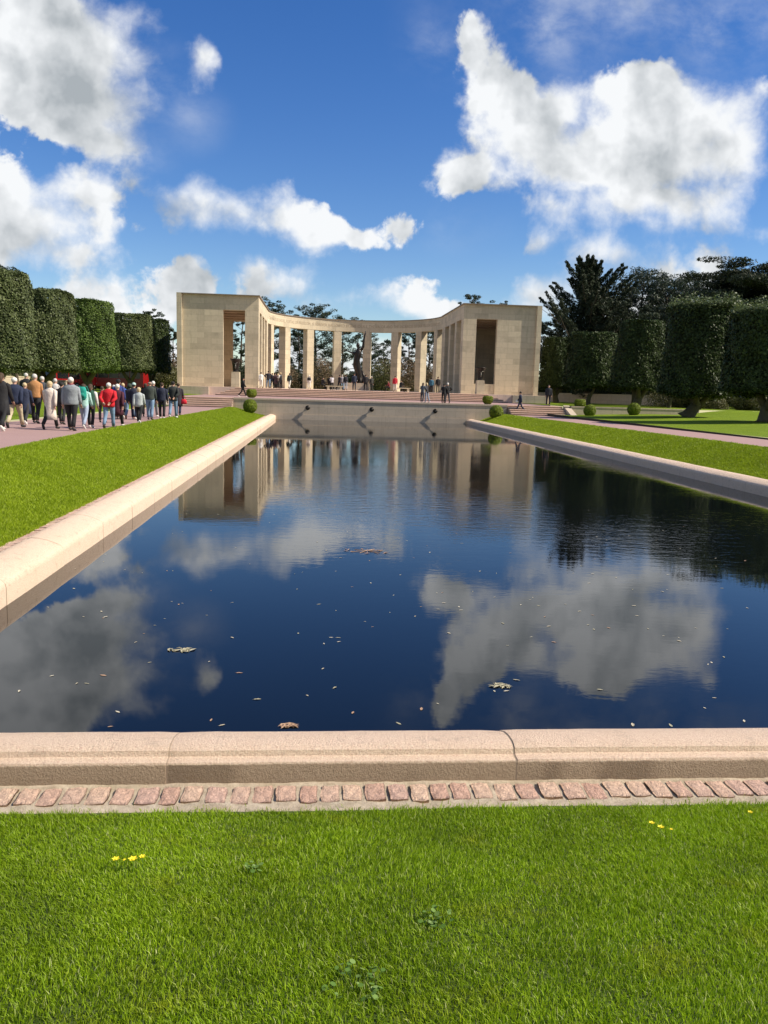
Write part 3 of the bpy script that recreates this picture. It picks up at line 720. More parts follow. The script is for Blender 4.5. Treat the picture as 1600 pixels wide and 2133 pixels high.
# ------------------------------------------------------------------ memorial
mem = empty('memorial', (CX, 93.5, 0)); tag(mem, 'pale limestone memorial: two tall end pavilions joined by a curved colonnade', 'memorial')
XI, XO = 11.5, 19.87       # inner / outer half widths
YD = 110.0-93.5            # depth of the pavilions
def part(name, mb, mat, bevel=0.0, smooth_=False, parent=None): return mb.build(name, mat, parent or mem, smooth_, bevel)
MB().add([], [])
part('floor', MB().box(-XI-8.92, XI+8.92, -5.2, YD+14, ZP-.5, ZF), M['redstone'])
for x0_, x1_ in ((-XO-.12, -XO+3.6), (XO-3.6, XO+.12)): part('plinth', MB().box(x0_, x1_, -5.6, -.0, ZP-.4, ZF-.012), M['wallstone'])
ZS = 9.93                  # soffit
OW = 2.40; OX = 1.50       # opening width, corner pier width
for sg in (-1, 1):
    X = lambda a: sg*a
    def bx(a, b, y0, y1, z0, z1, mb=None):
        mb = mb or MB(); return mb.box(min(X(a), X(b)), max(X(a), X(b)), y0, y1, z0, z1)
    # front: corner pier, opening, broad wall
    part('corner_pier', bx(XI, XI+OX, 0, 1.5, ZF, ZS), M['stone'])
    part('front_wall', bx(XI+OX+OW, XO, 0, .7, ZF, ZS), M['stone'])
    part('front_lintel', bx(XI+.001, XO, 0.0, .75, ZS+.001, ZR-.1), M['stone'])
    # the side wall runs proud of the front
    part('side_wall', bx(XO+.001, XO+.55, -.29, YD, ZF-.6, ZR), M['stone'])
    part('back_wall', bx(XI+OX+OW+.6, XO, YD-.7, YD-.002, ZF, ZS), M['stone'])
    part('back_lintel', bx(XI+.6, XO, YD-.75, YD-.004, ZS+.001, ZR-.15), M['stone'])
    part('back_pier', bx(XI, XI+1.2, YD-1.2, YD-.01, ZF, ZS), M['stone'])
    part('inner_lintel', bx(XI, XI+1.15, .752, YD, ZS+.001, ZR-.1), M['stone'])
    part('roof_slab', bx(XI-.14, XO+.0, -.30, YD, ZR-.098, ZR), M['coping'])
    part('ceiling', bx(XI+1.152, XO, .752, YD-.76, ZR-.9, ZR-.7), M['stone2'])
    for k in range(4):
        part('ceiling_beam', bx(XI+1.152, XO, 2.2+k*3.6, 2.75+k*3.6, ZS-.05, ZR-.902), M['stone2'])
    for yc in (98.9, 103.5, 108.0)[:3]:
        part('pier', bx(XI, XI+1.15, yc-93.5-.62, yc-93.5+.62, ZF, ZS), M['stone'])
    # carved map panels on the inside of the outer wall
    pm = part('wall_map', bx(XO-.04, XO+.0, 2.5, 13.5, ZF+2.2, ZF+7.2), M['stone2'])
    for k in range(7):
        part('map_band', bx(XO-.055, XO-.041, 2.6, 13.4, ZF+2.5+k*.68, ZF+2.56+k*.68), M['letter'], parent=pm)
    if sg > 0:
        part('parapet', bx(XI+OX+.002, XI+OX+OW-.002, .12, .45, ZF, ZF+1.15), M['stone'])
        # right pavilion: solid rear so the opening looks into shade
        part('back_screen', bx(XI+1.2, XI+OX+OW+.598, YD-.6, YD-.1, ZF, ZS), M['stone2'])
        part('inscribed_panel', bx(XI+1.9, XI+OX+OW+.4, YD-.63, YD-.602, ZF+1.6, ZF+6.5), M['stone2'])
# curved colonnade
yc0 = CY-93.5
def arc_ring(th, r0, r1, z0, z1):
    s_, c_ = math.sin(th), math.cos(th)
    return [(r0*s_, yc0+r0*c_, z0), (r1*s_, yc0+r1*c_, z0), (r1*s_, yc0+r1*c_, z1), (r0*s_, yc0+r0*c_, z1)]
NA = 72
ent = part('entablature', MB().loft([arc_ring(-math.pi/2+math.pi*k/NA, CRAD-.02, CRAD+1.22, ZS+.0, ZR-.1) for k in range(NA+1)]), M['stone'])
part('roof_edge', MB().loft([arc_ring(-math.pi/2+math.pi*k/NA, CRAD-.14, CRAD+1.32, ZR-.098, ZR+.0) for k in range(NA+1)]), M['coping'])
for th in (-73.5, -52.5, -31.5, -10.5, 10.5, 31.5, 52.5, 73.5):
    a = R(th); s_, c_ = math.sin(a), math.cos(a)
    def pt(r, w): return (r*s_+w*c_, yc0+r*c_-w*s_)
    b = [pt(CRAD, -.55), pt(CRAD, .55), pt(CRAD+1.18, .55), pt(CRAD+1.18, -.55)]
    part('pier', MB().hexa([(x, y, ZF) for x, y in b][::-1] if False else [(x, y, ZF) for x, y in b], [(x, y, ZS-.001) for x, y in b]), M['stone'])
# engraved inscription on the inner face
txt = 'THIS EMBATTLED SHORE, PORTAL OF FREEDOM, IS FOREVER HALLOWED BY THE IDEALS, THE VALOR AND THE SACRIFICES OF OUR FELLOW COUNTRYMEN'
cu = bpy.data.curves.new('inscription', 'FONT'); cu.body = txt; cu.size = .52; cu.space_character = 1.08
to = bpy.data.objects.new('tmp_text', cu); COL.objects.link(to)
dg = bpy.context.evaluated_depsgraph_get(); dg.update()
me = bpy.data.meshes.new_from_object(to.evaluated_get(dg))
bpy.data.objects.remove(to)
co = np.empty(len(me.vertices)*3); me.vertices.foreach_get('co', co); co = co.reshape(-1, 3)
wid = co[:, 0].max(); arcw = R(164)*CRAD
th = (co[:, 0]/wid-.5)*R(164)
rr = CRAD-.028
zz = 10.52+co[:, 1]*1.1
new = np.stack([rr*np.sin(th), yc0+rr*np.cos(th), zz], 1); me.vertices.foreach_set('co', new.ravel()); me.update()
me.name = 'inscription'
link('inscription', me, M['letter'], ent)

# urns on pedestals
def urn(x, y, z, ph, pw, label_u, label_p):
    p_ = MB().hexa([(-pw/2, -pw/2, 0), (pw/2, -pw/2, 0), (pw/2, pw/2, 0), (-pw/2, pw/2, 0)], [(-pw/2+.03, -pw/2+.03, ph), (pw/2-.03, -pw/2+.03, ph), (pw/2-.03, pw/2-.03, ph), (-pw/2+.03, pw/2-.03, ph)]).build('urn_pedestal', M['stone'], None, False, .015)
    p_.location = (x, y, z); tag(p_, label_p, 'pedestal')
    t = empty('bronze_urn', (x, y, z+ph)); tag(t, label_u, 'urn', 'dark bronze urns at the pavilions')
    prof = [(.30, 0), (.33, .04), (.30, .09), (.33, .3), (.36, .6), (.41, .95), (.50, 1.2), (.60, 1.32), (.61, 1.37), (.55, 1.37), (.46, 1.22)]
    rings = [[(r*math.cos(6.2832*k/20), r*math.sin(6.2832*k/20), zz_) for k in range(20)] for r, zz_ in prof]
    MB().loft(rings).build('urn_body', M['bronze'], t, True)
    # raised relief of a figure on each side
    for q in (-1, 1):
        mb = MB()
        mb.ellipsoid((0, -.36*q if q > 0 else .36, .55), (.09, .05, .22), 8, 5); mb.ellipsoid((0, (-.37 if q > 0 else .37), .82), (.06, .05, .07), 8, 5)
        mb.tube([(-.20, -.36*q, .95), (0, -.38*q, .80), (.20, -.36*q, .98)], [.02, .04, .02], 6)
        mb.build('relief', M['bronze_light'], t, True)
    return t
urn(-9.02, 89.3, ZF, 1.62, .92, 'dark bronze urn in front of the left pavilion opening, the nearer of the two', 'pale stone pedestal under the nearer left urn')
urn(-8.05, 96.8, ZF, 1.45, .9, 'dark bronze urn inside the left pavilion, partly hidden by the corner pier', 'pale stone pedestal under the urn inside the left pavilion')
urn(17.45, 89.3, ZF, 1.50, .88, 'dark bronze urn in front of the right pavilion opening', 'pale stone pedestal under the right urn')
urn(18.0, 104.8, ZF, 1.45, .9, 'bronze urn deep in the shade inside the right pavilion', 'stone pedestal in the shade inside the right pavilion')

# benches
def bench(x, y, label):
    t = empty('stone_bench', (x, y, ZF)); tag(t, label, 'bench', 'low stone benches in the colonnade')
    MB().box(-1.0, 1.0, -.25, .25, .36, .46).build('seat', M['stone'], t, bevel=.015)
    for s_ in (-.7, .7): MB().box(s_-.12, s_+.12, -.2, .2, 0, .358).build('leg', M['stone'], t)
bench(1.6, 92.2, 'low pale stone bench in front of the seated dark figure, left of the statue')
bench(9.2, 92.6, 'low pale stone bench beside the person in red, right of the statue')

# ------------------------------------------------------------------ bronze statue (generic rising figure)
st = empty('statue', (4.75, 109.0, ZF)); tag(st, 'tall dark bronze statue of a slender figure reaching one arm up, on a stone base', 'statue')
MB().box(-1.5, 1.5, -1.2, 1.2, 0, .55).box(-1.15, 1.15, -.9, .9, .552, .95).build('base', M['wallstone'], st, bevel=.03)
mb = MB()
mb.tube([(.55, 0, .9), (.45, 0, 1.5), (.25, .05, 2.4), (-.02, 0, 3.3), (-.02, 0, 4.0), (.12, 0, 4.6), (.22, -.02, 5.1), (.16, 0, 5.45)], [.50, .46, .44, .50, .42, .46, .42, .2], 14)
mb.tube([(.9, .2, .9), (1.0, .2, 1.8), (.7, .1, 2.6)], [.28, .22, .10], 8)
mb.tube([(-.1, -.2, .9), (-.15, -.2, 1.6), (.0, -.1, 2.4)], [.30, .22, .14], 8)
mb.tube([(.45, 0, 5.1), (.78, 0, 5.7), (.85, -.05, 6.6), (1.0, -.05, 7.35), (1.1, -.05, 7.7)], [.20, .17, .13, .09, .05], 8)
mb.tube([(.0, 0, 5.05), (-.35, -.05, 4.75), (-.9, -.15, 4.95), (-1.5, -.25, 5.15)], [.19, .15, .11, .06], 8)
mb.ellipsoid((.10, -.05, 5.85), (.24, .27, .34), 12, 8)
mb.tube([(.16, 0, 5.3), (.12, -.02, 5.7)], [.16, .14], 8)
mb.build('figure', M['bronze'], st, True)
mb = MB(); random.seed(3)
for k in range(9):
    a = k*.7; mb.tube([(math.cos(a)*.9+.3, math.sin(a)*.6, .9), (math.cos(a)*.7+.4, math.sin(a)*.5, 1.3), (math.cos(a)*.95+.35, math.sin(a)*.6, 1.55+.2*math.sin(k*2))], [.28, .18, .05], 6)
mb.build('waves', M['bronze'], st, True)
# ------------------------------------------------------------------ vegetation
def rand_unit(n):
    v = rng.normal(size=(n, 3)); return v/np.linalg.norm(v, axis=1, keepdims=True)
def leaf_quads(P, Nrm, size, aspect=.6, jit=.7, align=None):
    """P (n,3) centres, Nrm facing direction; returns V, F of little rhombic leaves"""
    n = len(P)
    nv = Nrm+jit*rand_unit(n); nv /= np.linalg.norm(nv, axis=1, keepdims=True)
    a = rand_unit(n) if align is None else align+.45*rand_unit(n)
    a = a-(a*nv).sum(1, keepdims=True)*nv; a /= (np.linalg.norm(a, axis=1, keepdims=True)+1e-9)
    b = np.cross(nv, a)
    s = (size*rng.uniform(.55, 1.35, n))[:, None]
    V = np.empty((n, 4, 3)); V[:, 0] = P-a*s; V[:, 1] = P+b*s*aspect; V[:, 2] = P+a*s; V[:, 3] = P-b*s*aspect
    i = np.arange(n)*4
    return V.reshape(-1, 3), np.stack([i, i+1, i+2, i+3], 1)
def topiary_crown(rb, rt, h, n, size, seed, fuzz=0.0, squash=1.0, core=True, holes=2):
    """clipped drum shaped crown, base at z=0"""
    r_ = np.random.default_rng(seed)
    A_side = 2*math.pi*(rb+rt)/2*h; A_top = math.pi*rt**2; A_bot = math.pi*rb**2
    ns = int(n*A_side/(A_side+A_top+A_bot*.8)); nt_ = int(n*A_top/(A_side+A_top+A_bot*.8)); nb = n-ns-nt_
    th = r_.uniform(0, 2*np.pi, ns); z = r_.uniform(0, 1, ns)
    ph = r_.uniform(0, 6, 6)
    wob = lambda th, z: .022*np.sin(13*th+ph[4]+9*z)*np.sin(15*z+ph[5]+2*th)+.055*np.sin(3*th+ph[0]+2*z)+.04*np.sin(5*th+ph[1]-5*z)+.035*np.sin(9*th+ph[2]+11*z)
    rad = (rb+(rt-rb)*z)
    rnd = np.clip((z-.93)/.07, 0, 1)**2*.28+np.clip((.05-z)/.05, 0, 1)**2*.18
    dep = np.abs(r_.normal(0, .22, ns))-.22*(r_.uniform(0, 1, ns) < .012)*r_.uniform(.5, 1.6, ns)
    rr = rad*(1+wob(th, z)*.8)-rnd-dep+fuzz*r_.exponential(.12, ns)
    for k in range(holes):            # darker pockets in the clipped face
        ta, za = r_.uniform(0, 6.28), r_.uniform(.3, .8)
        d = np.sqrt((np.angle(np.exp(1j*(th-ta)))*rad/.55)**2+((z-za)*h/.6)**2); rr -= .26*np.exp(-d*d)
    P1 = np.stack([rr*np.cos(th), rr*np.sin(th)*squash, z*h], 1); N1 = np.stack([np.cos(th), np.sin(th), .25+0*th], 1)
    q = np.sqrt(r_.uniform(0, 1, nt_)); t2 = r_.uniform(0, 6.28, nt_)
    P2 = np.stack([q*rt*np.cos(t2), q*rt*np.sin(t2)*squash, h-.05-.5*q**8*.5+r_.normal(0, .06, nt_)+.10*np.sin(3*t2+ph[3])*q+fuzz*r_.exponential(.22, nt_)], 1); N2 = np.tile([0, 0, 1.], (nt_, 1))
    q = np.sqrt(r_.uniform(0, 1, nb)); t3 = r_.uniform(0, 6.28, nb)
    P3 = np.stack([q*rb*np.cos(t3), q*rb*np.sin(t3)*squash, .05+r_.normal(0, .10, nb)+.15*np.sin(4*t3+ph[4])+.25*q**2*np.sin(2*t3+ph[5])], 1); N3 = np.tile([0, 0, -1.], (nb, 1))
    V, Fq = leaf_quads(np.concatenate([P1, P2, P3]), np.concatenate([N1, N2, N3]), size, .6, .75)
    Vs, Fs = [V], [Fq]
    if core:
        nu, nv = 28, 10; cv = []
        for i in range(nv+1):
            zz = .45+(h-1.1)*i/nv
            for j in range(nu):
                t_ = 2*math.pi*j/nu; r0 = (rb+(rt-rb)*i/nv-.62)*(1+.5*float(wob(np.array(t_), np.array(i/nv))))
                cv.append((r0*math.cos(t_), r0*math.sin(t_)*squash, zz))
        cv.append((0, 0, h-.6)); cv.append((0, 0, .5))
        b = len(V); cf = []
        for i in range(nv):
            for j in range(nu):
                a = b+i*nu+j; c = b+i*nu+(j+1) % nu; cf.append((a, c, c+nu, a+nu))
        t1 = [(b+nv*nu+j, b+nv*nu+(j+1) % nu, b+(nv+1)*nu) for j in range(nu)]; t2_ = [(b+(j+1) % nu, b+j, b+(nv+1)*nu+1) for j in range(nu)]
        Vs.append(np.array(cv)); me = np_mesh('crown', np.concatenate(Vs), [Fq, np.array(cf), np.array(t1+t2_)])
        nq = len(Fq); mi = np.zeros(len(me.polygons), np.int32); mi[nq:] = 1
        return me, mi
    me = np_mesh('crown', V, Fq); return me, np.zeros(len(me.polygons), np.int32)
def set_mats(me, mi, mats):
    for q in mats: me.materials.append(q)
    me.polygons.foreach_set('material_index', mi); me.update()
def trunk_mesh(h, r, lean, seed, forks=3, spread=1.6, fh=.55):
    rd = random.Random(seed); mb = MB()
    p0 = Vector((0, 0, -.25)); n = 6; pts = []; rad = []
    for k in range(n+1):
        t = k/n; pts.append((lean*t**1.3*1.0+.08*math.sin(3*t+seed), .10*math.sin(4*t+seed*2), -.25+(h*fh+.25)*t)); rad.append(r*(1.35-.5*t) if k else r*1.9)
    mb.tube(pts, rad, 10)
    top = Vector(pts[-1])
    for f in range(forks):
        a = 6.28*f/forks+rd.uniform(-.4, .4); s_ = spread*rd.uniform(.7, 1.1)
        mb.tube([top-Vector((0, 0, .25)), top+Vector((math.cos(a)*s_*.4, math.sin(a)*s_*.4, h*.22)), top+Vector((math.cos(a)*s_, math.sin(a)*s_, h*(1-fh)+.9))], [r*.75, r*.55, r*.35], 7)
    return mb.mesh('trunk', True)
def at_px(px, Y):      # world x of a direction given in photo pixels at depth Y
    d = CF+(px-800)/F*CR-(800-1066.5)/F*CU
    return d.x/d.y*Y
def ztop(px, py, Y):
    d = CF+(px-800)/F*CR-(py-1066.5)/F*CU
    return CAMZ+d.z/d.y*Y
def topiary(x, y, z, zb, rb, rt, h, mat, label, seed, n=15000, size=.105, fuzz=0.0, lean=0.0, tr=.34, squash=1.0, forks=3):
    t = empty('topiary_tree', (x, y, z)); tag(t, label, 'tree', 'clipped drum-shaped trees lining the pool')
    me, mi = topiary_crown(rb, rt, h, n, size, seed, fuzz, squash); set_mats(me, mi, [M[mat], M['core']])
    c = link('crown', me, None, t); c.location = (0, 0, zb-z)
    k = link('trunk', trunk_mesh(zb-z, tr, lean, seed, forks, rb*.5), M['bark_moss'], t); k.location = (-lean, 0, 0)
    return t
# rows given as (photo x of the centre, photo y of crown top / bottom, distance)
def drum(px, top, bot, Y, z, rb, rt, mat, label, seed, **k):
    zb = ztop(px, bot, Y); zt = ztop(px, top, Y-rt)
    return topiary(at_px(px, Y), Y, z, zb, rb, rt, zt-zb, mat, label, seed, **k)
drum(-14, 556, 764, 57.5, .40, 2.75, 2.45, 'oak', 'clipped drum tree at the left frame edge, tallest of the left row', 11, n=48000, size=.082, fuzz=.12, tr=.45)
drum(92, 600, 768, 67.0, .55, 2.85, 2.35, 'oak', 'shaggy drum tree with dark pockets, second of the left row counting from the frame edge', 12, n=44000, size=.082, fuzz=.10, tr=.45)
drum(183, 622, 770, 79.0, .68, 2.85, 2.40, 'oak_green', 'neatly clipped greener drum tree with a flat top, in the middle of the left row', 13, n=40000, size=.08, tr=.4)
drum(273, 652, 771, 94.0, .68, 2.75, 2.45, 'oak', 'clipped drum tree on two dark trunks, fourth of the left row', 14, n=32000, size=.09, fuzz=.06, forks=2)
drum(316, 663, 773, 110.5, .68, 2.6, 2.3, 'oak_dark', 'narrow almost black drum tree closest to the left pavilion', 15, n=16000, size=.12)
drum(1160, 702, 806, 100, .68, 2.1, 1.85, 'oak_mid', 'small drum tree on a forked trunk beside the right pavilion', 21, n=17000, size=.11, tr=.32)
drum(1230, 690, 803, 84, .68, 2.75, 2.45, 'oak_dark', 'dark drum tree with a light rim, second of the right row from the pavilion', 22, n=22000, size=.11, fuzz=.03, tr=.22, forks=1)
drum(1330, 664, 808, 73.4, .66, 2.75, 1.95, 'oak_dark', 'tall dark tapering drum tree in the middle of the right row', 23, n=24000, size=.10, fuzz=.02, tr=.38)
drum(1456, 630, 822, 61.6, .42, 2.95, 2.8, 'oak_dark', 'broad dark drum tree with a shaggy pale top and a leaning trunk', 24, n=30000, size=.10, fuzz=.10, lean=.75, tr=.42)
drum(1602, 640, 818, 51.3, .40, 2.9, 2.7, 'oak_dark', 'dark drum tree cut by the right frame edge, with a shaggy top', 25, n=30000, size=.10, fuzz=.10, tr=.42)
# shaggy new growth on the two nearest crowns of the right row
for (px_, tp_, y, r, sd) in ((1456, 630, 61.6, 2.75, 3), (1602, 640, 51.3, 2.65, 4)):
    zt = ztop(px_, tp_, y-r)
    par = [o for o in bpy.data.objects if o.name.startswith('topiary_tree') and abs(o.location.y-y) < .01][0]
    n = 7000; q = np.sqrt(rng.uniform(.15, 1, n)); a = rng.uniform(0, 6.28, n)
    hgt = rng.exponential(.20, n)*(1+.8*fbm2(np.cos(a)*q*3, np.sin(a)*q*3, 1.5, sd))
    P = np.stack([q*r*np.cos(a), q*r*np.sin(a), zt-.05+np.clip(hgt, -.3, 1.0)-np.clip(q-.8, 0, 1)*1.2*rng.uniform(0, 2.2, n)-par.location.z], 1)
    V, Fq = leaf_quads(P, np.tile([0, 0, 1.], (n, 1)), .10, .5, .9)
    link('new_growth', np_mesh('new_growth', V, Fq), M['oak_fresh'], par)

# box balls
def box_ball(x, y, z, r, label, flat=False, seed=1):
    n = int(9000*(r/.7)**2); d = rand_unit(n); rad = r*(1-np.abs(rng.normal(0, .045, n)))*(1+.03*np.sin(5*d[:, 0]*3+seed)*np.cos(4*d[:, 1]*3))
    P = d*rad[:, None]
    if flat: P[:, 2] = np.where(P[:, 2] > .55*r, .55*r+rng.normal(0, .02, n), P[:, 2])
    keep = P[:, 2] > -r*.93; P = P[keep]; d = d[keep]
    V, Fq = leaf_quads(P, d, .035, .7, .7)
    mb = MB().ellipsoid((0, 0, 0 if not flat else -.05*r), (r*.90, r*.90, r*(.88 if not flat else .60)), 18, 12)
    b = len(V); nq = len(Fq)
    me = np_mesh('box_ball', np.concatenate([V, np.array(mb.v)]), [Fq, np.array([f for f in mb.f if len(f) == 4])+b])
    mi = np.zeros(len(me.polygons), np.int32); mi[nq:] = 1
    set_mats(me, mi, [M['box'], M['core']])
    o = bpy.data.objects.new('box_ball', me); COL.objects.link(o); o.location = (x, y, z+r*.9); tag(o, label, 'shrub', 'clipped box balls around the terrace')
    return o
box_ball(-5.75, 68.6, -.50, .58, 'larger round box ball on the grass at the left end of the pool wall', False, 1)
box_ball(-6.0, 73.0, ZP, .47, 'small flat-topped box ball on the terrace above the left end of the wall', True, 2)
box_ball(14.9, 68.6, -.48, .60, 'larger round box ball on the grass at the right end of the pool wall', False, 3)
box_ball(14.95, 72.6, ZP, .47, 'small box ball on the terrace above the right end of the wall', True, 4)
box_ball(22.85, 70.9, ZP-.1, .50, 'flat-topped box ball behind the right step cheek wall', True, 5)
box_ball(22.6, 67.4, -.05, .52, 'round box ball on the lawn in front of the right step cheek wall', False, 6)
box_ball(26.6, 67.9, .12, .56, 'round box ball out on the right lawn before the low terrace wall', False, 7)

# loose trees ---------------------------------------------------------------
def limb_pts(base, az, el, ln, curve, n=5):
    pts = []
    for k in range(n+1):
        t = k/n
        pts.append((base[0]+math.cos(az)*ln*t*math.cos(el), base[1]+math.sin(az)*ln*t*math.cos(el), base[2]+ln*t*math.sin(el)+curve*ln*t*t))
    return pts
def loose_tree(kind, h, spread, seed, n_limb=26, leaf=.20, dens=1.0, bare=.3):
    rd = random.Random(seed); r_ = np.random.default_rng(seed)
    wood = MB(); P = []; Nn = []; Al = []
    lean = rd.uniform(-.06, .06)*h
    tp = [(lean*(k/8)**2+.12*math.sin(k*1.3+seed), .12*math.cos(k*1.1+seed), -.3+(h*.97+.3)*k/8) for k in range(9)]
    tr = [h*.022*(1-.82*k/8)*(1.5 if k == 0 else 1) for k in range(9)]
    wood.tube(tp, tr, 8)
    def tpos(t):
        f = t*8; i = min(7, int(f)); a = Vector(tp[i]); return a.lerp(Vector(tp[i+1]), f-i)
    def pad(c, rx, rz, n, al=None):
        n = int(n*dens); d = rand_unit_l(n); rr = r_.uniform(.45, 1, n)[:, None]**.5
        pp = d*rr*np.array([rx, rx, rz])+np.array(c); P.append(pp); Nn.append(d+np.array([0, 0, .5])); Al.append(np.tile(al if al is not None else (0, 0, .2), (n, 1)))
    def rand_unit_l(n):
        v = r_.normal(size=(n, 3)); return v/np.linalg.norm(v, axis=1, keepdims=True)
    for i in range(n_limb):
        u = (i+rd.random())/n_limb
        if kind == 'pine':
            t = bare+(1-bare)*u; ln = spread*(math.sin(min(1, (1-u)*1.35+.18)*math.pi*.55)**.8)*rd.uniform(.55, 1.1); el = rd.uniform(-.12, .25)+u*.45; cv = .10
        elif kind == 'spiky':
            t = .12+.85*u; ln = spread*(1-u*.86)*rd.uniform(.62, 1.15); el = .08+.66*u+rd.uniform(-.12, .20); cv = .16
        elif kind == 'cedar':
            t = bare+(1-bare)*(round(u*7)/7); ln = spread*(1-.55*max(0, u-.3))*rd.uniform(.6, 1.08); el = rd.uniform(.0, .18); cv = -.02
        else:
            t = bare+(1-bare)*u; ln = spread*math.sqrt(max(.05, 1-(2*u-.85)**2*.8))*rd.uniform(.6, 1.05); el = .3+u*.7; cv = 0
        az = i*2.399+rd.uniform(-.3, .3); b = tpos(min(t, .985)); pts = limb_pts(b, az, el, ln, cv)
        wood.tube(pts, [max(.02, h*.0065*(1-.8*k/5)*(1.3-t)) for k in range(6)], 5, False)
        dirv = Vector(pts[-1])-Vector(pts[0]); dirv.normalize()
        if kind == 'pine':
            m_ = max(2, int(ln*1.5))
            for q in range(m_):
                f = .38+.64*(q+rd.random())/m_; c = Vector(pts[0]).lerp(Vector(pts[-1]), min(f, 1.02)); c.z += cv*ln*f*f-(0)
                off = Vector((rd.uniform(-.5, .5), rd.uniform(-.5, .5), rd.uniform(-.08, .25)))*ln*.28
                rx = rd.uniform(.38, .8)*spread*.22; pad(c+off, rx, rx*rd.uniform(.32, .5), 70)
                wood.tube([c, c+off], [.03, .012], 4, False)
        elif kind == 'spiky':
            m_ = 26
            for q in range(m_):
                f = .12+.92*q/m_; c = Vector(pts[0]).lerp(Vector(pts[-1]), f); c.z += cv*ln*f*f
                rx = (1.06-f)*min(ln, 6)*.17+.17
                pad(c+Vector((rd.uniform(-1, 1)*rx*.5, rd.uniform(-1, 1)*rx*.5, rd.uniform(-.2, .4)*rx)), rx, rx*.6, 26, (dirv.x, dirv.y, dirv.z+.5))
        elif kind == 'cedar':
            m_ = max(3, int(ln*1.4))
            for q in range(m_):
                f = .25+.8*(q+rd.random())/m_; c = Vector(pts[0]).lerp(Vector(pts[-1]), f)
                off = Vector((rd.uniform(-1, 1), rd.uniform(-1, 1), 0))*ln*.22; rx = rd.uniform(.5, 1.0)*spread*.17
                pad(c+off, rx, rx*.22, 80)
        else:
            for q in range(5):
                f = .3+.72*q/4; c = Vector(pts[0]).lerp(Vector(pts[-1]), f); rx = rd.uniform(.6, 1)*spread*.24
                pad(c+Vector((rd.uniform(-.4, .4), rd.uniform(-.4, .4), rd.uniform(-.3, .3)))*spread*.2, rx, rx*.8, 80)
    if kind == 'spiky':
        for q in range(6): pad(tpos(.90+.02*q), .35-.05*q, .5, 50, (0, 0, 1))
    P = np.concatenate(P); Nn = np.concatenate(Nn); Al = np.concatenate(Al)
    global rng
    keep_rng = rng; rng = r_
    V, Fq = leaf_quads(P, Nn/np.linalg.norm(Nn, axis=1, keepdims=True), leaf, .28 if kind != 'bush' else .6, .9, Al if kind == 'spiky' else None)
    rng = keep_rng
    return np_mesh('crown', V, Fq), wood.mesh('trunk', True)
_protos = {}
def tree(name, cat, kind, x, y, z, h, spread, mat, label, seed, rz=0.0, group=None, **kw):
    key = (kind, seed)
    if key not in _protos:
        cr, tk = loose_tree(kind, h, spread, seed, **kw); tk.materials.append(M['bark']); _protos[key] = (cr, tk, h)
    cr, tk, h0 = _protos[key]
    if cr.materials and cr.materials[0] != M[mat]:
        cr = cr.copy(); cr.materials.clear()
    if not cr.materials: cr.materials.append(M[mat])
    t = empty(name, (x, y, z), rz, h/h0); tag(t, label, cat, group)
    link('crown', cr, None, t); link('trunk', tk, None, t)
    return t
G1 = 'pines standing behind the colonnade'
def pine(px, top, Y, spread, label, seed, mat='pine', kind='pine', group=G1, name='pine_tree', cat='tree', **kw):
    z = ZP; h = ztop(px, top, Y)-z
    return tree(name, cat, kind, at_px(px, Y), Y, z, h, spread, mat, label, seed, seed*1.1, group, **kw)
# seen through and above the colonnade
pine(557, 628, 158, 5.0, 'pine whose tip shows above the roof beside the left pavilion corner', 31, n_limb=30)
pine(500, 652, 150, 4.2, 'pine seen through the left pavilion opening', 32, n_limb=30, bare=.12)
pine(622, 676, 146, 3.6, 'dense pine filling the gap left of the second back pier', 33, 'pine', n_limb=34, bare=.15)
pine(655, 641, 162, 6.5, 'large pine whose rounded top rises over the middle of the left roof curve', 34, n_limb=44, bare=.15)
pine(712, 672, 150, 5.6, 'wide pine with long bare branches seen left of the statue', 35, n_limb=26, bare=.22, dens=.8)
pine(768, 700, 168, 4.0, 'slim pine seen right of the statue', 36, 'pine2', n_limb=24, bare=.2, dens=.8)
pine(800, 715, 176, 4.2, 'open pine with sky between its branches, centred in the gap right of the statue', 37, 'pine2', n_limb=24, bare=.2, dens=.7)
pine(850, 690, 152, 4.8, 'pine seen through the second gap right of the statue', 38, n_limb=28, bare=.15)
pine(892, 680, 148, 4.6, 'dark pine seen through the last wide gap of the colonnade', 39, n_limb=34, bare=.12)
pine(978, 617, 160, 4.6, 'pine top showing above the roof corner of the right pavilion', 40, n_limb=36)
pine(1046, 628, 165, 3.6, 'small pine top peeping over the roof of the right pavilion', 41, n_limb=26)
# beside the left pavilion
pine(318, 648, 150, 3.6, 'loose pine crown rising behind the darkest drum tree', 42, n_limb=26, group=None)
pine(358, 688, 140, 2.6, 'dark conifer squeezed between the darkest drum tree and the left pavilion', 43, 'cypress', n_limb=30, bare=.08, group=None)
pine(-14, 564, 84, 5.0, 'pine showing its ragged top above the drum tree at the left frame edge', 44, n_limb=50, group=None, dens=1.3)
pine(36, 598, 92, 3.8, 'pine with a sparse top behind the second drum tree of the left row', 45, n_limb=44, group=None, dens=1.2)
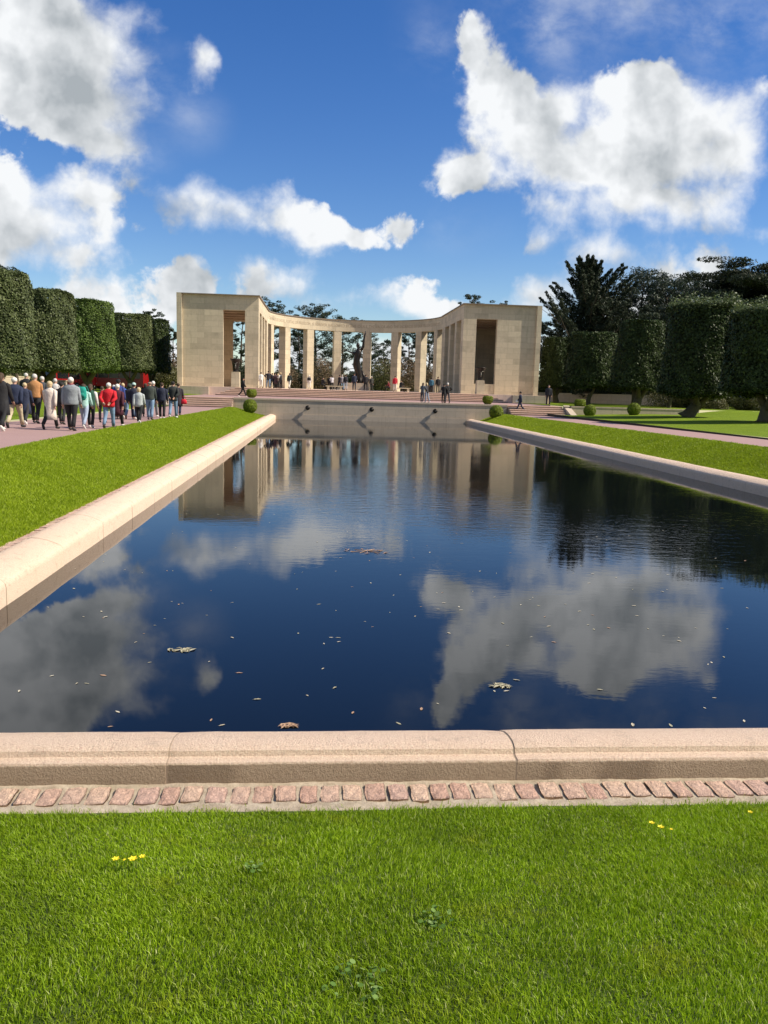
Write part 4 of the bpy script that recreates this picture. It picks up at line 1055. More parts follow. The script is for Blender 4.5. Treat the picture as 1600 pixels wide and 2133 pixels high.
# right wood
pine(1222, 545, 112, 13.0, 'large spiky cypress with upswept pointed branches behind the right drum trees', 51, 'cypress', 'spiky', None, 'cypress_tree', n_limb=84, leaf=.20, dens=1.7)
pine(1318, 574, 122, 7.4, 'tall loose pine just right of the spiky cypress', 52, 'pine2', 'pine', None, n_limb=64, bare=.12, dens=1.2)
pine(1378, 604, 118, 7.0, 'rounded dark pine between the tall loose pine and the pointed one', 53, 'pine', 'pine', None, n_limb=60, bare=.1, dens=1.1)
pine(1424, 584, 126, 6.2, 'pointed pine with pale needles left of the flat-topped cedar', 54, 'pine2', 'pine', None, n_limb=64, bare=.1, dens=1.1)
pine(1562, 558, 95, 11.5, 'dark flat-topped cedar with layered branches at the right frame edge', 55, 'cypress', 'cedar', None, 'cedar_tree', n_limb=110, leaf=.2, dens=2.0, bare=.42)
pine(1160, 640, 132, 4.4, 'dark conifer in the gap between the right pavilion and the spiky cypress', 56, 'cypress', 'pine', None, n_limb=44, bare=.06, dens=1.2)
pine(1275, 640, 108, 5.2, 'low dark conifer filling the space below the spiky cypress', 57, 'cypress', 'pine', None, n_limb=50, bare=.04, dens=1.4)
pine(1390, 640, 104, 5.2, 'dense dark conifer behind the broad shaggy drum tree', 58, 'cypress', 'pine', None, n_limb=50, bare=.04, dens=1.4)
pine(1480, 610, 100, 5.0, 'dense dark conifer under the left half of the cedar', 59, 'cypress', 'pine', None, n_limb=50, bare=.04, dens=1.4)
pine(1620, 640, 88, 5.0, 'dark conifer behind the drum tree at the right frame edge', 60, 'cypress', 'pine', None, n_limb=50, bare=.04, dens=1.4)

# shrubs
def shrub(x, y, z, rx, rz, mat, label, seed, n=6000, leaf=.12, name='shrub', group=None, aspect=.4):
    r_ = np.random.default_rng(seed); global rng
    keep = rng; rng = r_
    k = 9; cs = r_.uniform(-1, 1, (k, 3))*np.array([.55, .55, .35]); rs = r_.uniform(.45, .75, k)
    idx = r_.integers(0, k, n); d = rand_unit(n); P = cs[idx]+d*rs[idx][:, None]*r_.uniform(.55, 1.0, n)[:, None]
    P[:, 2] = np.abs(P[:, 2]+.45); P *= np.array([rx, rx, rz/1.1]); V, Fq = leaf_quads(P, d, leaf, aspect, 1.0)
    rng = keep
    t = empty(name, (x, y, z)); tag(t, label, 'shrub', group)
    me = np_mesh('foliage', V, Fq); link('foliage', me, M[mat], t)
    mb = MB(); rd = random.Random(seed)
    for q in range(14):
        a = rd.uniform(0, 6.28); e = rd.uniform(.4, 1.3); l_ = rz*rd.uniform(.6, .95)
        mb.tube([(0, 0, -.1), (math.cos(a)*l_*.4*math.cos(e), math.sin(a)*l_*.4*math.cos(e), l_*.5*math.sin(e)), (math.cos(a)*l_*math.cos(e)*rx/rz, math.sin(a)*l_*math.cos(e)*rx/rz, l_*math.sin(e))], [.07, .045, .015], 5, False)
    mb.build('stems', M['bark'], t)
    return t
GB = 'shrubs behind the colonnade'
for px, Y, rx, rz, mat, lab in [
    (597, 134, 2.0, 4.6, 'bush_brown', 'russet shrub seen between the first wide pier and the next on the left'),
    (632, 137, 2.6, 3.0, 'bush_dark', 'dark green shrub seen low in the dense gap on the left of the colonnade'),
    (676, 135, 3.2, 5.0, 'bush_brown', 'brown twiggy shrub seen behind the seated figure on the left'),
    (700, 140, 2.4, 4.0, 'bush_olive', 'pale olive shrub seen just left of the statue gap'),
    (742, 150, 3.4, 3.4, 'bush_dark', 'dark shrub low behind the statue base'),
    (786, 135, 3.4, 5.6, 'bush_olive', 'olive green shrub seen right of the statue behind two standing people'),
    (812, 142, 2.6, 5.0, 'bush_brown', 'reddish twiggy shrub behind the pier with the person in red'),
    (845, 135, 3.0, 5.2, 'bush_brown', 'brown shrub seen in the gap right of the person in red'),
    (890, 137, 2.8, 5.4, 'bush_brown', 'tall russet shrub in the last wide gap on the right'),
    (505, 140, 3.0, 5.0, 'bush_dark', 'dark shrub seen through the left pavilion opening'),
    (345, 120, 3.0, 3.4, 'bush_olive', 'yellow-brown shrub in the sun left of the left pavilion'),
    (362, 128, 2.2, 5.6, 'bush_brown', 'tall reddish bare shrub against the left pavilion wall'),
    (20, 104, 4.2, 3.2, 'bush_olive', 'olive hedge-like shrub under the crowns at the left frame edge'),
    (300, 122, 3.2, 3.0, 'bush_olive', 'low yellowish shrub under the fourth drum tree of the left row')]:
    shrub(at_px(px, Y), Y, ZP, rx, rz, mat, lab, int(px), 7000, .13, group=GB if 590 < px < 900 else None)
for i, (px, Y, rx, rz, mat, lab) in enumerate([
    (60, 118, 7, 5.0, 'bush_dark', 'dark shrub mass behind the left crowns near the frame edge'),
    (150, 125, 7, 5.0, 'bush_dark', 'dark shrub mass behind the red coach, its left half'),
    (235, 130, 7, 5.0, 'bush_dark', 'dark shrub mass behind the red coach, its right half'),
    (1150, 134, 5, 5.0, 'bush_olive', 'sunlit olive shrub right of the right pavilion'),
    (1225, 140, 7, 6.0, 'bush_dark', 'dark undergrowth behind the second right drum tree'),
    (1310, 134, 7, 6.0, 'bush_dark', 'dark undergrowth behind the middle right drum tree'),
    (1400, 126, 8, 6.0, 'bush_dark', 'dark undergrowth behind the shaggy right drum tree'),
    (1500, 118, 8, 6.0, 'bush_dark', 'dark undergrowth below the cedar'),
    (1590, 108, 8, 6.0, 'bush_dark', 'dark undergrowth at the right frame edge'),
    (1405, 88, 3.2, 2.6, 'bush_olive', 'rounded pale conifer bush under the shaggy right drum tree'),
    (1440, 84, 1.6, 1.9, 'bush_olive', 'thin flowering shrub left of the leaning trunk'),
    (1490, 82, 1.8, 1.8, 'bush_olive', 'thin flowering shrub right of the leaning trunk'),
    (1560, 78, 1.8, 1.8, 'bush_olive', 'thin pale shrub near the right frame edge')]):
    shrub(at_px(px, Y), Y, ZP, rx, rz, mat, lab, 900+i, 9000, .2 if rx > 4 else .09)
# far wood closing the view
n = 60000
wx = rng.uniform(-260, 260, n); wy = 205+rng.uniform(0, 30, n); wz = rng.uniform(0, 1, n)*(4.4+1.6*fbm2(wx, wy, .06, 2)+.8*fbm2(wx, wy, .3, 5))
V, Fq = leaf_quads(np.stack([wx, wy, wz+.3], 1), rand_unit(n), .75, .6, .9)
tag(link('woods', np_mesh('woods', V, Fq), M['bush_dark']), 'low line of far dark woodland behind everything', 'woods', kind='stuff')
# a second line of clipped trees stands behind; their thin trunks show below the front crowns
for px, Y, zb, lab in ((1399, 82, 3.0, 'clipped tree behind the shaggy drum tree, its thin straight trunk showing'), (1320, 84, 3.0, 'clipped tree behind the middle right drum tree, its thin trunk showing')):
    topiary(at_px(px, Y), Y, ZP, zb, 2.3, 2.0, 4.6, 'oak_dark', lab, int(px), n=12000, size=.12, tr=.17, forks=1)
# garden walls in the distance
def garden_wall(p0, p1, z0, z1, label):
    a, b = Vector(p0), Vector(p1); d = b-a; L_ = d.length
    t = empty('garden_wall', (a.x, a.y, 0), math.atan2(d.y, d.x)); tag(t, label, 'wall')
    MB().box(0, L_, 0, .5, z0, z1-.12).build('wall', M['wallstone'], t)
    MB().box(-.05, L_+.05, -.05, .55, z1-.118, z1).build('wall_coping', M['stone'], t)
garden_wall((at_px(1118, 118), 118), (at_px(1412, 96), 96), .3, 1.95, 'long low garden wall behind the right drum trees')
garden_wall((at_px(-60, 92), 92), (at_px(62, 100), 100), .3, 2.05, 'low garden wall seen past the crowd at the left frame edge')
garden_wall((at_px(95, 96), 96), (at_px(140, 98), 98), .3, 1.75, 'short pale garden wall seen beside the red coach')

# ------------------------------------------------------------------ red coach and red van under the left trees
def vehicle(name, cat, x, y, rz, L_, Wd, H_, label, nwin, nose):
    t = empty(name, (x, y, ZP), rz); tag(t, label, cat)
    prof = [(-L_/2, .45), (-L_/2, H_*.72), (-L_/2+.12, H_*.93), (-L_/2+.4, H_), (L_/2-.6, H_), (L_/2-.25, H_*.90), (L_/2-.02-nose*.2, H_*.55), (L_/2, H_*.42), (L_/2, .45)]
    rings = [[(px_, sgn*Wd/2*k, pz) for px_, pz in prof] for sgn, k in ((-1, .96), (-1, 1.0), (1, 1.0), (1, .96))]
    for r, dz in zip(rings, (0, 0, 0, 0)): pass
    MB().loft([[(p_[0]*.995, -Wd/2, p_[2]*.99) for p_ in rings[0]], [(p_[0], -Wd/2+.06, p_[2]) for p_ in rings[0]], [(p_[0], Wd/2-.06, p_[2]) for p_ in rings[0]], [(p_[0]*.995, Wd/2, p_[2]*.99) for p_ in rings[0]]]).build('body', M['red'], t, False)
    ww = (L_-1.0)/nwin
    for s_ in (-1, 1):
        for k in range(nwin):
            x0 = -L_/2+.4+k*ww
            MB().box(x0+.05, x0+ww-.05, s_*Wd/2-.02, s_*Wd/2+.02, H_*.52, H_*.84).build('window', M['glass'], t, bevel=.01)
        MB().box(-L_/2+.1, L_/2-.1, s_*Wd/2-.01, s_*Wd/2+.022, H_*.94, H_*.97).build('roof_trim', M['chrome'], t)
    MB().hexa([(L_/2-.26-nose*.2, -Wd/2+.12, H_*.52), (L_/2+.01-nose*.1, -Wd/2+.12, H_*.50), (L_/2+.01-nose*.1, Wd/2-.12, H_*.50), (L_/2-.26-nose*.2, Wd/2-.12, H_*.52)],
              [(L_/2-.4, -Wd/2+.16, H_*.88), (L_/2-.22, -Wd/2+.16, H_*.88), (L_/2-.22, Wd/2-.16, H_*.88), (L_/2-.4, Wd/2-.16, H_*.88)]).build('windscreen', M['glass'], t)
    for s_ in (-1, 1):
        for xw in (-L_*.30, L_*.33):
            w_ = MB().tube([(xw, s_*(Wd/2-.28), .42), (xw, s_*(Wd/2+.02), .42)], [.42, .42], 18).build('wheel', M['rubber'], t)
            MB().tube([(xw, s_*(Wd/2+.02), .42), (xw, s_*(Wd/2+.05), .42)], [.22, .2], 12).build('rim', M['chrome'], w_)
        MB().box(L_/2-.02, L_/2+.03, s_*Wd/2*.72-.14, s_*Wd/2*.72+.14, .62, .82).build('headlight', M['chrome'], t, bevel=.02)
        MB().box(L_/2-.35, L_/2-.2, s_*(Wd/2+.12)-.06, s_*(Wd/2+.12)+.06, H_*.55, H_*.72).build('mirror', M['rubber'], t, bevel=.02)
    return t
vehicle('coach', 'coach', at_px(243, 116), 116, R(172), 8.4, 2.4, 3.05, 'dark red coach parked under the left row of drum trees', 5, .6)
vehicle('van', 'van', at_px(132, 112), 112, R(235), 4.6, 2.0, 2.5, 'red van parked behind the walking group, left of the coach', 2, 1.2)
# ------------------------------------------------------------------ people
SKIN = m_plain('skin', (.52, .30, .21), .55, 0, .08)
def fk(pose):
    """joint positions for a 1.72 m figure facing +Y"""
    J = {}
    sit = pose.get('sit', 0); dz = -.47 if sit else 0
    J['pel'] = Vector((0, 0, .93+dz)); J['spine'] = Vector((0, .005, 1.14+dz)); ln = pose.get('bend', .02)
    J['chest'] = Vector((0, ln*.7, 1.34+dz)); J['neck'] = Vector((0, ln, 1.475+dz)); J['hd'] = pose.get('head', .01)
    for s_, k in ((-1, 'L'), (1, 'R')):
        th, kn, ab = pose['leg'+k]; hip = Vector((s_*.095, 0, .91+dz)); J['hip'+k] = hip
        d = Vector((s_*ab, math.sin(th), -math.cos(th))).normalized(); kne = hip+d*.42; J['kn'+k] = kne
        a2 = th-kn; d2 = Vector((0, math.sin(a2), -math.cos(a2))); an = kne+d2*.41; J['an'+k] = an
        ft = a2+(.55 if kn > .6 and not sit else .0); J['toe'+k] = an+Vector((s_*.02, .17*math.cos(min(ft, 0)*1.0), -.045+.17*math.sin(min(ft, 0)*.8)))
        up, ab2, el, tw = pose['arm'+k]; sh = Vector((s_*.185, ln*.85, 1.40+dz)); J['sh'+k] = sh
        d = Vector((s_*math.sin(ab2), math.sin(up), -math.cos(up)*math.cos(ab2))).normalized(); e = sh+d*.29; J['el'+k] = e
        a3 = up+el; d3 = Vector((s_*math.sin(ab2)*.3-s_*tw, math.sin(a3), -math.cos(a3))).normalized(); w = e+d3*.25; J['wr'+k] = w; J['hd'+k] = d3
    lo = min(J['anL'].z, J['anR'].z)-.085
    for k in list(J):
        if isinstance(J[k], Vector) and not k in ('hdL', 'hdR') : J[k] = J[k]-Vector((0, 0, lo))
    J['lo'] = lo
    return J
PO = {
 'walkA': dict(legL=(.42, .10, .02), legR=(-.30, .42, .02), armL=(-.30, .10, .15, 0), armR=(.32, .10, .35, 0)),
 'walkB': dict(legL=(-.28, .50, .02), legR=(.40, .08, .02), armL=(.34, .12, .35, 0), armR=(-.28, .10, .12, 0)),
 'walkC': dict(legL=(.22, .05, .02), legR=(-.16, .20, .02), armL=(-.12, .14, .2, 0), armR=(.15, .12, .3, 0)),
 'back': dict(legL=(-.22, .35, .02), legR=(.25, .05, .02), armL=(-.55, .30, -.10, .75), armR=(-.55, .30, -.10, .75)),
 'stand': dict(legL=(.02, .03, .06), legR=(-.02, .03, .06), armL=(.03, .14, .15, 0), armR=(.02, .14, .15, 0)),
 'pockets': dict(legL=(.03, .03, .10), legR=(-.05, .06, .10), armL=(-.12, .34, .55, .35), armR=(-.12, .34, .55, .35)),
 'hold': dict(legL=(.02, .03, .05), legR=(-.04, .08, .06), armL=(.25, .15, 1.55, .45), armR=(.25, .15, 1.55, .45), bend=.05),
 'point': dict(legL=(.1, .05, .08), legR=(-.12, .12, .08), armL=(.1, .2, .5, .1), armR=(1.0, .5, .5, .1), bend=.02),
 'sit': dict(legL=(1.45, 1.40, .1), legR=(1.40, 1.45, .15), armL=(.55, .12, .7, .2), armR=(.5, .12, .8, .3), bend=.10, sit=1),
 'hug': dict(legL=(.05, .05, .08), legR=(-.18, .15, .10), armL=(.7, .45, .9, .2), armR=(.45, .35, 1.2, .4), bend=.06),
 'hips': dict(legL=(.10, .05, .14), legR=(-.12, .10, .14), armL=(-.15, .85, 1.1, 1.1), armR=(-.15, .85, 1.1, 1.1), bend=.0),
}
_body = {}
def body_mesh(pk):
    if pk in _body: return _body[pk]
    J = fk(PO[pk]); V = []; E = []; Rr = []
    def v(p, r, par=None):
        V.append(tuple(p)); Rr.append(r if isinstance(r, tuple) else (r, r))
        if par is not None: E.append((par, len(V)-1))
        return len(V)-1
    pel = v(J['pel'], (.115, .09)); sp = v(J['spine'], (.115, .085), pel); ch = v(J['chest'], (.14, .095), sp)
    nk = v(J['neck']+Vector((0, 0, .0)), .055, ch); hy = J['hd']+J['neck'].y
    h0 = v((0, hy+.012, J['neck'].z+.075), (.060, .070), nk); h1 = v((0, hy+.018, J['neck'].z+.15), (.077, .092), h0); h2 = v((0, hy+.008, J['neck'].z+.205), (.060, .072), h1)
    v((0, hy+.112, J['neck'].z+.118), .014, h1)
    for s_ in (-1, 1): v((s_*.086, hy, J['neck'].z+.125), (.012, .020), h1)
    for s_, k in ((-1, 'L'), (1, 'R')):
        a = v(J['sh'+k]-Vector((s_*.015, 0, 0)), .052, ch); e = v(J['el'+k], .040, a); w = v(J['wr'+k], .026, e)
        d = J['hd'+k]; side = d.cross(Vector((0, 1, .3))).normalized(); nrm = d.cross(side).normalized()
        pm = v(J['wr'+k]+d*.055, (.036, .018), w)
        for q, L_ in ((-1.5, .060), (-.5, .074), (.5, .078), (1.5, .068)):
            b = J['wr'+k]+d*.085+side*q*.017; f1 = v(b, .0095, pm); f2 = v(b+d*L_*.55+nrm*.010, .0085, f1); v(b+d*L_+nrm*.026, .007, f2)
        tb = J['wr'+k]+d*.03+side*(-.036); t1 = v(tb, .011, w); v(tb+d*.04-side*.018+nrm*.012, .009, t1)
        hp = v(J['hip'+k], .085, pel); kn_ = v(J['kn'+k], .056, hp); an = v(J['an'+k], .038, kn_); v(J['toe'+k], (.035, .028), an)
    me = bpy.data.meshes.new('person'); me.from_pydata(V, E, []); me.update()
    o = bpy.data.objects.new('tmp', me); COL.objects.link(o)
    sk = o.modifiers.new('s', 'SKIN'); ss = o.modifiers.new('b', 'SUBSURF'); ss.levels = 1; ss.render_levels = 1
    if not me.skin_vertices: me.skin_vertices.new()
    for i, r in enumerate(Rr):
        me.skin_vertices[0].data[i].radius = r; me.skin_vertices[0].data[i].use_root = (i == 0)
    dg = bpy.context.evaluated_depsgraph_get(); dg.update()
    out = bpy.data.meshes.new_from_object(o.evaluated_get(dg)); out.name = 'person_body'
    for p_ in out.polygons: p_.use_smooth = True
    bpy.data.objects.remove(o)
    if not out.materials: out.materials.append(SKIN)
    _body[pk] = out; return out
def ring(c, rx, ry, n=14, wob=0.0, ph=0.0):
    return [(c[0]+rx*math.cos(6.2832*k/n)*(1+wob*math.sin(3*6.2832*k/n+ph)), c[1]+ry*math.sin(6.2832*k/n)*(1+wob*math.cos(4*6.2832*k/n+ph)), c[2]) for k in range(n)]
def person(x, y, z, face, h, pose, top, bottom, hair, label, style='jacket', hairk='short', fat=1.0, shoes=(.03, .03, .03), hat=None, sleeve=None, collar=None, group='people walking along the left path'):
    """face: heading in degrees, 0 = looking away along +Y, 90 = looking left (-X)"""
    J = fk(PO[pose]); s_ = h/1.72
    o = bpy.data.objects.new('person', body_mesh(pose)); COL.objects.link(o)
    o.location = (x, y, z); o.rotation_euler = (0, 0, R(face)); o.scale = (s_*fat**.5, s_*fat**.5, s_); tag(o, label, 'person', group)
    rd = random.Random(label); ph = rd.uniform(0, 6)
    pz = J['pel'].z; bend = J['neck'].y; sit = PO[pose].get('sit', 0)
    f = fat
    # upper garment
    hem = {'jacket': pz-.10, 'coat': pz-.42, 'long': pz-.55, 'sweater': pz-.02, 'puffer': pz-.08}[style]
    if sit: hem = pz-.03
    tor = [(hem, .185 if style in ('jacket', 'sweater', 'puffer') else .235, .135 if style in ('jacket', 'sweater', 'puffer') else .185)]
    if style in ('coat', 'long') and not sit: tor += [(hem+.18, .215, .165)]
    tor += [(pz+.02, .185, .140), (pz+.16, .172, .128), (pz+.30, .188, .132), (pz+.42, .205, .135), (pz+.49, .190, .115), (pz+.535, .130, .085), (pz+.575, .072, .070)]
    rings = []; 
    for i, (zz, rx, ry) in enumerate(tor):
        t = max(0, (zz-pz)/.54); c = (0, bend*t, zz)
        rings.append(ring(c, rx*f, ry*f*(1.08 if fat > 1.05 else 1), 16, .035 if zz < pz+.3 else .015, ph+i))
    mb = MB()
    if style == 'puffer':
        fine = []
        zz = [r[0][2] for r in rings]
        for a, b in zip(rings[:-2], rings[1:-1]):
            for q in (0, .5):
                g_ = 1.035 if q == 0 else .985
                rr = [Vector(p).lerp(Vector(p2), q) for p, p2 in zip(a, b)]; cx = sum((p for p in rr), Vector())/len(rr)
                fine.append([cx+(p-cx)*g_ for p in rr])
        rings = fine+rings[-2:]
    mb.loft(rings)
    sl_ = MB() if sleeve else mb
    for k in 'LR':
        sh, e, w = J['sh'+k], J['el'+k], J['wr'+k]
        inn = sh+(Vector((0, bend, sh.z))-sh)*.25
        rb = 1.0+.25*(style in ('puffer', 'jacket', 'coat', 'long'))
        sl_.tube([inn+Vector((0, 0, -.01)), sh+(e-sh)*.12, sh.lerp(e, .55), e, e.lerp(w, .5), w+(w-e)*.04], [.060*rb, .064*rb, .056*rb, .052*rb, .046*rb, .038*rb], 10)
    mb.build({'sweater': 'sweater', 'puffer': 'padded_vest' if sleeve else 'padded_jacket'}.get(style, style if style != 'long' else 'coat'), cloth(top), o, True)
    if sleeve: sl_.build('sleeves', cloth(sleeve), o, True)
    if collar: MB().loft([ring((0, bend-.01, pz+.50), .105, .095), ring((0, bend-.005, pz+.57), .092, .090), ring((0, bend, pz+.60), .078, .080)], False).build('collar', cloth(collar), o, True)
    # trousers
    mb = MB()
    mb.loft([ring((0, 0, pz+.06), .160*f, .118*f), ring((0, 0, pz-.02), .172*f, .130*f), ring((0, 0, pz-.10), .160*f, .125*f)])
    for k in 'LR':
        hp, kn_, an = J['hip'+k], J['kn'+k], J['an'+k]
        mb.tube([hp+Vector((0, 0, .04)), hp.lerp(kn_, .3), hp.lerp(kn_, .75), kn_, kn_.lerp(an, .5), an+Vector((0, 0, .035))], [.092*f, .094*f, .075*f, .069, .064, .062], 10)
    mb.build('trousers', cloth(bottom), o, True)
    for k in 'LR':
        an, to = J['an'+k], J['toe'+k]
        d = (to-an).normalized()
        MB().tube([an-d*.06+Vector((0, 0, -.03)), an+Vector((0, 0, -.028)), an.lerp(to, .6)+Vector((0, 0, -.012)), to+Vector((0, 0, -.005)), to+d*.035], [.034, .050, .046, .040, .020], 9, True, .8).build('shoe', cloth(shoes), o, True)
    # head: hair or hat
    hc = Vector((0, J['hd']+J['neck'].y+.004, J['neck'].z+.155)); mb = MB()
    if hairk == 'short': mb.ellipsoid(hc+Vector((0, -.014, .016)), (.088, .096, .092), 12, 8)
    elif hairk == 'bob': mb.ellipsoid(hc+Vector((0, -.020, .008)), (.104, .104, .106), 12, 8); mb.ellipsoid(hc+Vector((0, -.045, -.06)), (.092, .066, .075), 10, 6)
    elif hairk == 'long': mb.ellipsoid(hc+Vector((0, -.018, .012)), (.096, .100, .100), 12, 8); mb.tube([hc+Vector((0, -.05, .03)), hc+Vector((0, -.085, -.10)), hc+Vector((0, -.09, -.24))], [.075, .072, .035], 10)
    elif hairk == 'bald': mb.loft([ring(hc+Vector((0, -.012, -.045)), .088, .092), ring(hc+Vector((0, -.014, .01)), .091, .097), ring(hc+Vector((0, -.016, .025)), .080, .088)])
    mb.build('hair', cloth(hair), o, True)
    # face
    fb = MB()
    for q in (-1, 1): fb.ellipsoid((q*.030, hc.y+.080, hc.z-.010), (.010, .008, .007), 6, 4)
    fb.build('eyes', cloth((.03, .025, .02)), o, True)
    MB().ellipsoid((0, hc.y+.084, hc.z-.072), (.022, .010, .006), 6, 4).build('mouth', cloth((.35, .12, .10)), o, True)
    if hat:
        kind, hcx = hat; mb = MB()
        if kind == 'beanie': mb.ellipsoid(hc+Vector((0, -.008, .045)), (.099, .104, .092), 12, 8)
        elif kind == 'cap':
            mb.ellipsoid(hc+Vector((0, -.006, .055)), (.098, .104, .070), 12, 8); mb.loft([ring(hc+Vector((0, .085, .045)), .075, .07, 10), ring(hc+Vector((0, .09, .055)), .075, .07, 10)])
        elif kind == 'hood': mb.ellipsoid(hc+Vector((0, -.020, .005)), (.115, .118, .125), 12, 8)
        elif kind == 'mask': mb.ellipsoid((0, hc.y+.066, hc.z-.062), (.055, .036, .042), 10, 6)
        mb.build({'beanie': 'knitted_hat', 'cap': 'peaked_cap', 'hood': 'hood', 'mask': 'face_mask'}[kind], cloth(hcx), o, True)
    return o
def backpack(x, y, z, face, col, label, s=1.0, side=0.0, low=0.0, name='backpack', w=.17, h_=.22):
    """hangs on a wearer's back; x, y, z are the wearer's feet"""
    t = empty(name, (x, y, z), R(face)); tag(t, label, 'bag')
    zc = 1.24-low
    rings = []
    for q in range(7):
        a = -1+2*q/6; k = (1-abs(a)**4*.35); rings.append(ring((side, -.205, zc+a*h_*s), w*s*k, .085*s*k, 12))
    MB().loft(rings).build('bag_body', cloth(col), t, True)
    MB().loft([ring((side, -.275, zc-.14*s), w*.7*s, .035, 10), ring((side, -.28, zc-.05*s), w*.7*s, .045, 10), ring((side, -.27, zc+.02), w*.6*s, .03, 10)]).build('pocket', cloth(tuple(c*.75 for c in col)), t, True)
    for q in (-1, 1):
        MB().tube([(side+q*.09, -.16, zc+.16), (side+q*.12, -.02, zc+.25), (side+q*.13, .13, zc+.10), (side+q*.14, .06, zc-.12), (side+q*.10, -.15, zc-.16)], .018, 6).build('strap', cloth(tuple(c*.6 for c in col)), t, True)
def handbag(x, y, z, col, label, s=1.0):
    t = empty('handbag', (x, y, z)); tag(t, label, 'bag')
    MB().loft([ring((0, 0, -.13*s), .13*s, .06*s, 12), ring((0, 0, -.04*s), .15*s, .075*s, 12), ring((0, 0, .08*s), .11*s, .05*s, 12), ring((0, 0, .10*s), .09*s, .03*s, 12)]).build('bag_body', cloth(col), t, True)
    MB().tube([(-.07*s, 0, .09*s), (-.05*s, 0, .24*s), (.05*s, 0, .24*s), (.07*s, 0, .09*s)], .012*s, 6).build('handle', cloth(tuple(c*.6 for c in col)), t, True)

def gp(px, py):
    """ground point of a photo pixel on the left path"""
    z = -.03
    for _ in range(4):
        d = CF+(px-800)/F*CR-(py-1066.5)/F*CU; t = (z-CAMZ)/d.z; y = d.y*t; x = d.x*t; z = float(zpath(y))
    if x < PLX: z = z+.09
    return x, y, z
def walker(px, py, top_px, *a, **k):
    x, y, z = gp(px, py); zc = (Vector((x, y, z))-Vector((0, 0, CAMZ))).dot(CF)
    h = (py-top_px)/F*zc*1.0
    return person(x, y, z, a[0], max(1.48, min(1.90, h)), *a[1:], **k), (x, y, z, h)
BLK = (.012, .012, .014); NAVY = (.014, .022, .055); DK = (.03, .03, .034); GRY = (.20, .21, .22); WHT = (.72, .70, .66); JEAN = (.17, .26, .38); SH_W = (.65, .63, .6)
HG = (.55, .52, .48); HW_ = (.74, .70, .62); HB = (.06, .035, .02); HBL = (.55, .42, .24); HD = (.02, .015, .012)
walker(6, 897, 770, 0, 'walkA', BLK, BLK, HB, 'person cut by the left frame edge in a long black coat', style='coat', hairk='long', shoes=SH_W)
walker(33, 891, 785, 0, 'walkB', NAVY, (.50, .42, .28), HW_, 'white-haired person in a navy jacket and beige trousers, second from the left frame edge', fat=1.18, style='jacket')
walker(54, 884, 796, 0, 'walkA', (.02, .028, .06), DK, HBL, 'fair-haired person in a long navy coat, half hidden behind the beige trousers', style='coat', shoes=SH_W)
walker(75, 882, 780, 3, 'walkC', (.42, .20, .075), BLK, HG, 'grey-haired person in a tan-orange sweater and black trousers', style='sweater', fat=1.05)
walker(90, 872, 781, 0, 'walkB', (.05, .055, .065), BLK, HG, 'grey-haired person in a dark grey jacket behind the tan-orange sweater')
walker(106, 894, 793, -4, 'walkB', (.70, .60, .52), BLK, HBL, 'blonde person in a long cream coat flaring at the hem', style='long', hairk='bob')
walker(130, 884, 797, 0, 'walkC', BLK, DK, HD, 'person all in black just left of the grey padded vest', hairk='short')
o, (x, y, z, h) = walker(150, 897, 787, 0, 'walkC', (.23, .25, .27), BLK, HW_, 'white-haired person in a grey quilted vest with a dark red collar', style='puffer', fat=1.15, sleeve=(.27, .29, .32), collar=(.20, .03, .04))
o, (x, y, z, h) = walker(176, 893, 799, -3, 'walkA', (.38, .60, .56), (.32, .38, .50), HB, 'dark-haired person in a mint top carrying a teal backpack', hairk='bob', shoes=SH_W)
backpack(x, y, z, -3, (.01, .28, .22), 'bright teal backpack on the person in the mint top', 1.05)
walker(190, 891, 801, 0, 'walkC', (.02, .075, .05), BLK, HB, 'person in a dark green coat with white sleeves beside the teal backpack', style='jacket', hairk='long', shoes=SH_W, sleeve=WHT)
walker(214, 880, 806, 0, 'stand', (.10, .08, .03), DK, HB, 'person in an olive jacket mostly hidden left of the bright red jacket')
walker(228, 893, 798, 0, 'back', (.55, .008, .018), JEAN, HW_, 'white-haired person in a bright red jacket and blue jeans with hands clasped behind', fat=1.12)
walker(246, 889, 799, 0, 'walkB', (.07, .012, .025), BLK, HW_, 'white-haired person in a maroon coat right of the bright red jacket', style='coat', shoes=SH_W)
walker(248, 874, 792, 0, 'walkC', (.03, .05, .20), DK, HD, 'person in a blue jacket and black knitted hat', hat=('beanie', BLK))
walker(257, 872, 797, 0, 'walkA', (.035, .09, .38), DK, HBL, 'fair-haired person in a bright blue coat and pale blue scarf', style='coat', collar=(.35, .5, .7), shoes=SH_W)
walker(271, 873, 799, 0, 'walkB', (.03, .03, .04), JEAN, HD, 'person in a dark hooded coat and pale jeans in the middle of the group', style='jacket', hat=('hood', (.035, .05, .035)), shoes=(.35, .12, .06))
walker(280, 874, 799, 0, 'walkC', (.022, .025, .045), NAVY, HD, 'person in a dark coat and mint green knitted hat', style='jacket', hat=('beanie', (.45, .62, .56)), shoes=SH_W)
walker(290, 882, 806, 0, 'walkA', (.40, .43, .43), BLK, HBL, 'short blonde person in a light grey jacket and black trousers', style='jacket', hairk='bob', shoes=SH_W, fat=1.0)
walker(304, 868, 800, 0, 'stand', BLK, DK, HB, 'dark-haired person half hidden behind the light grey jacket', hairk='bob')
walker(313, 875, 794, 0, 'walkC', (.035, .045, .038), JEAN, (.35, .25, .2), 'balding person in a dark green sweater and faded jeans', style='sweater', hairk='bald', fat=1.06)
walker(320, 869, 793, 0, 'walkB', BLK, GRY, HW_, 'white-haired person in a black jacket and grey trousers behind the dark green sweater', shoes=SH_W)
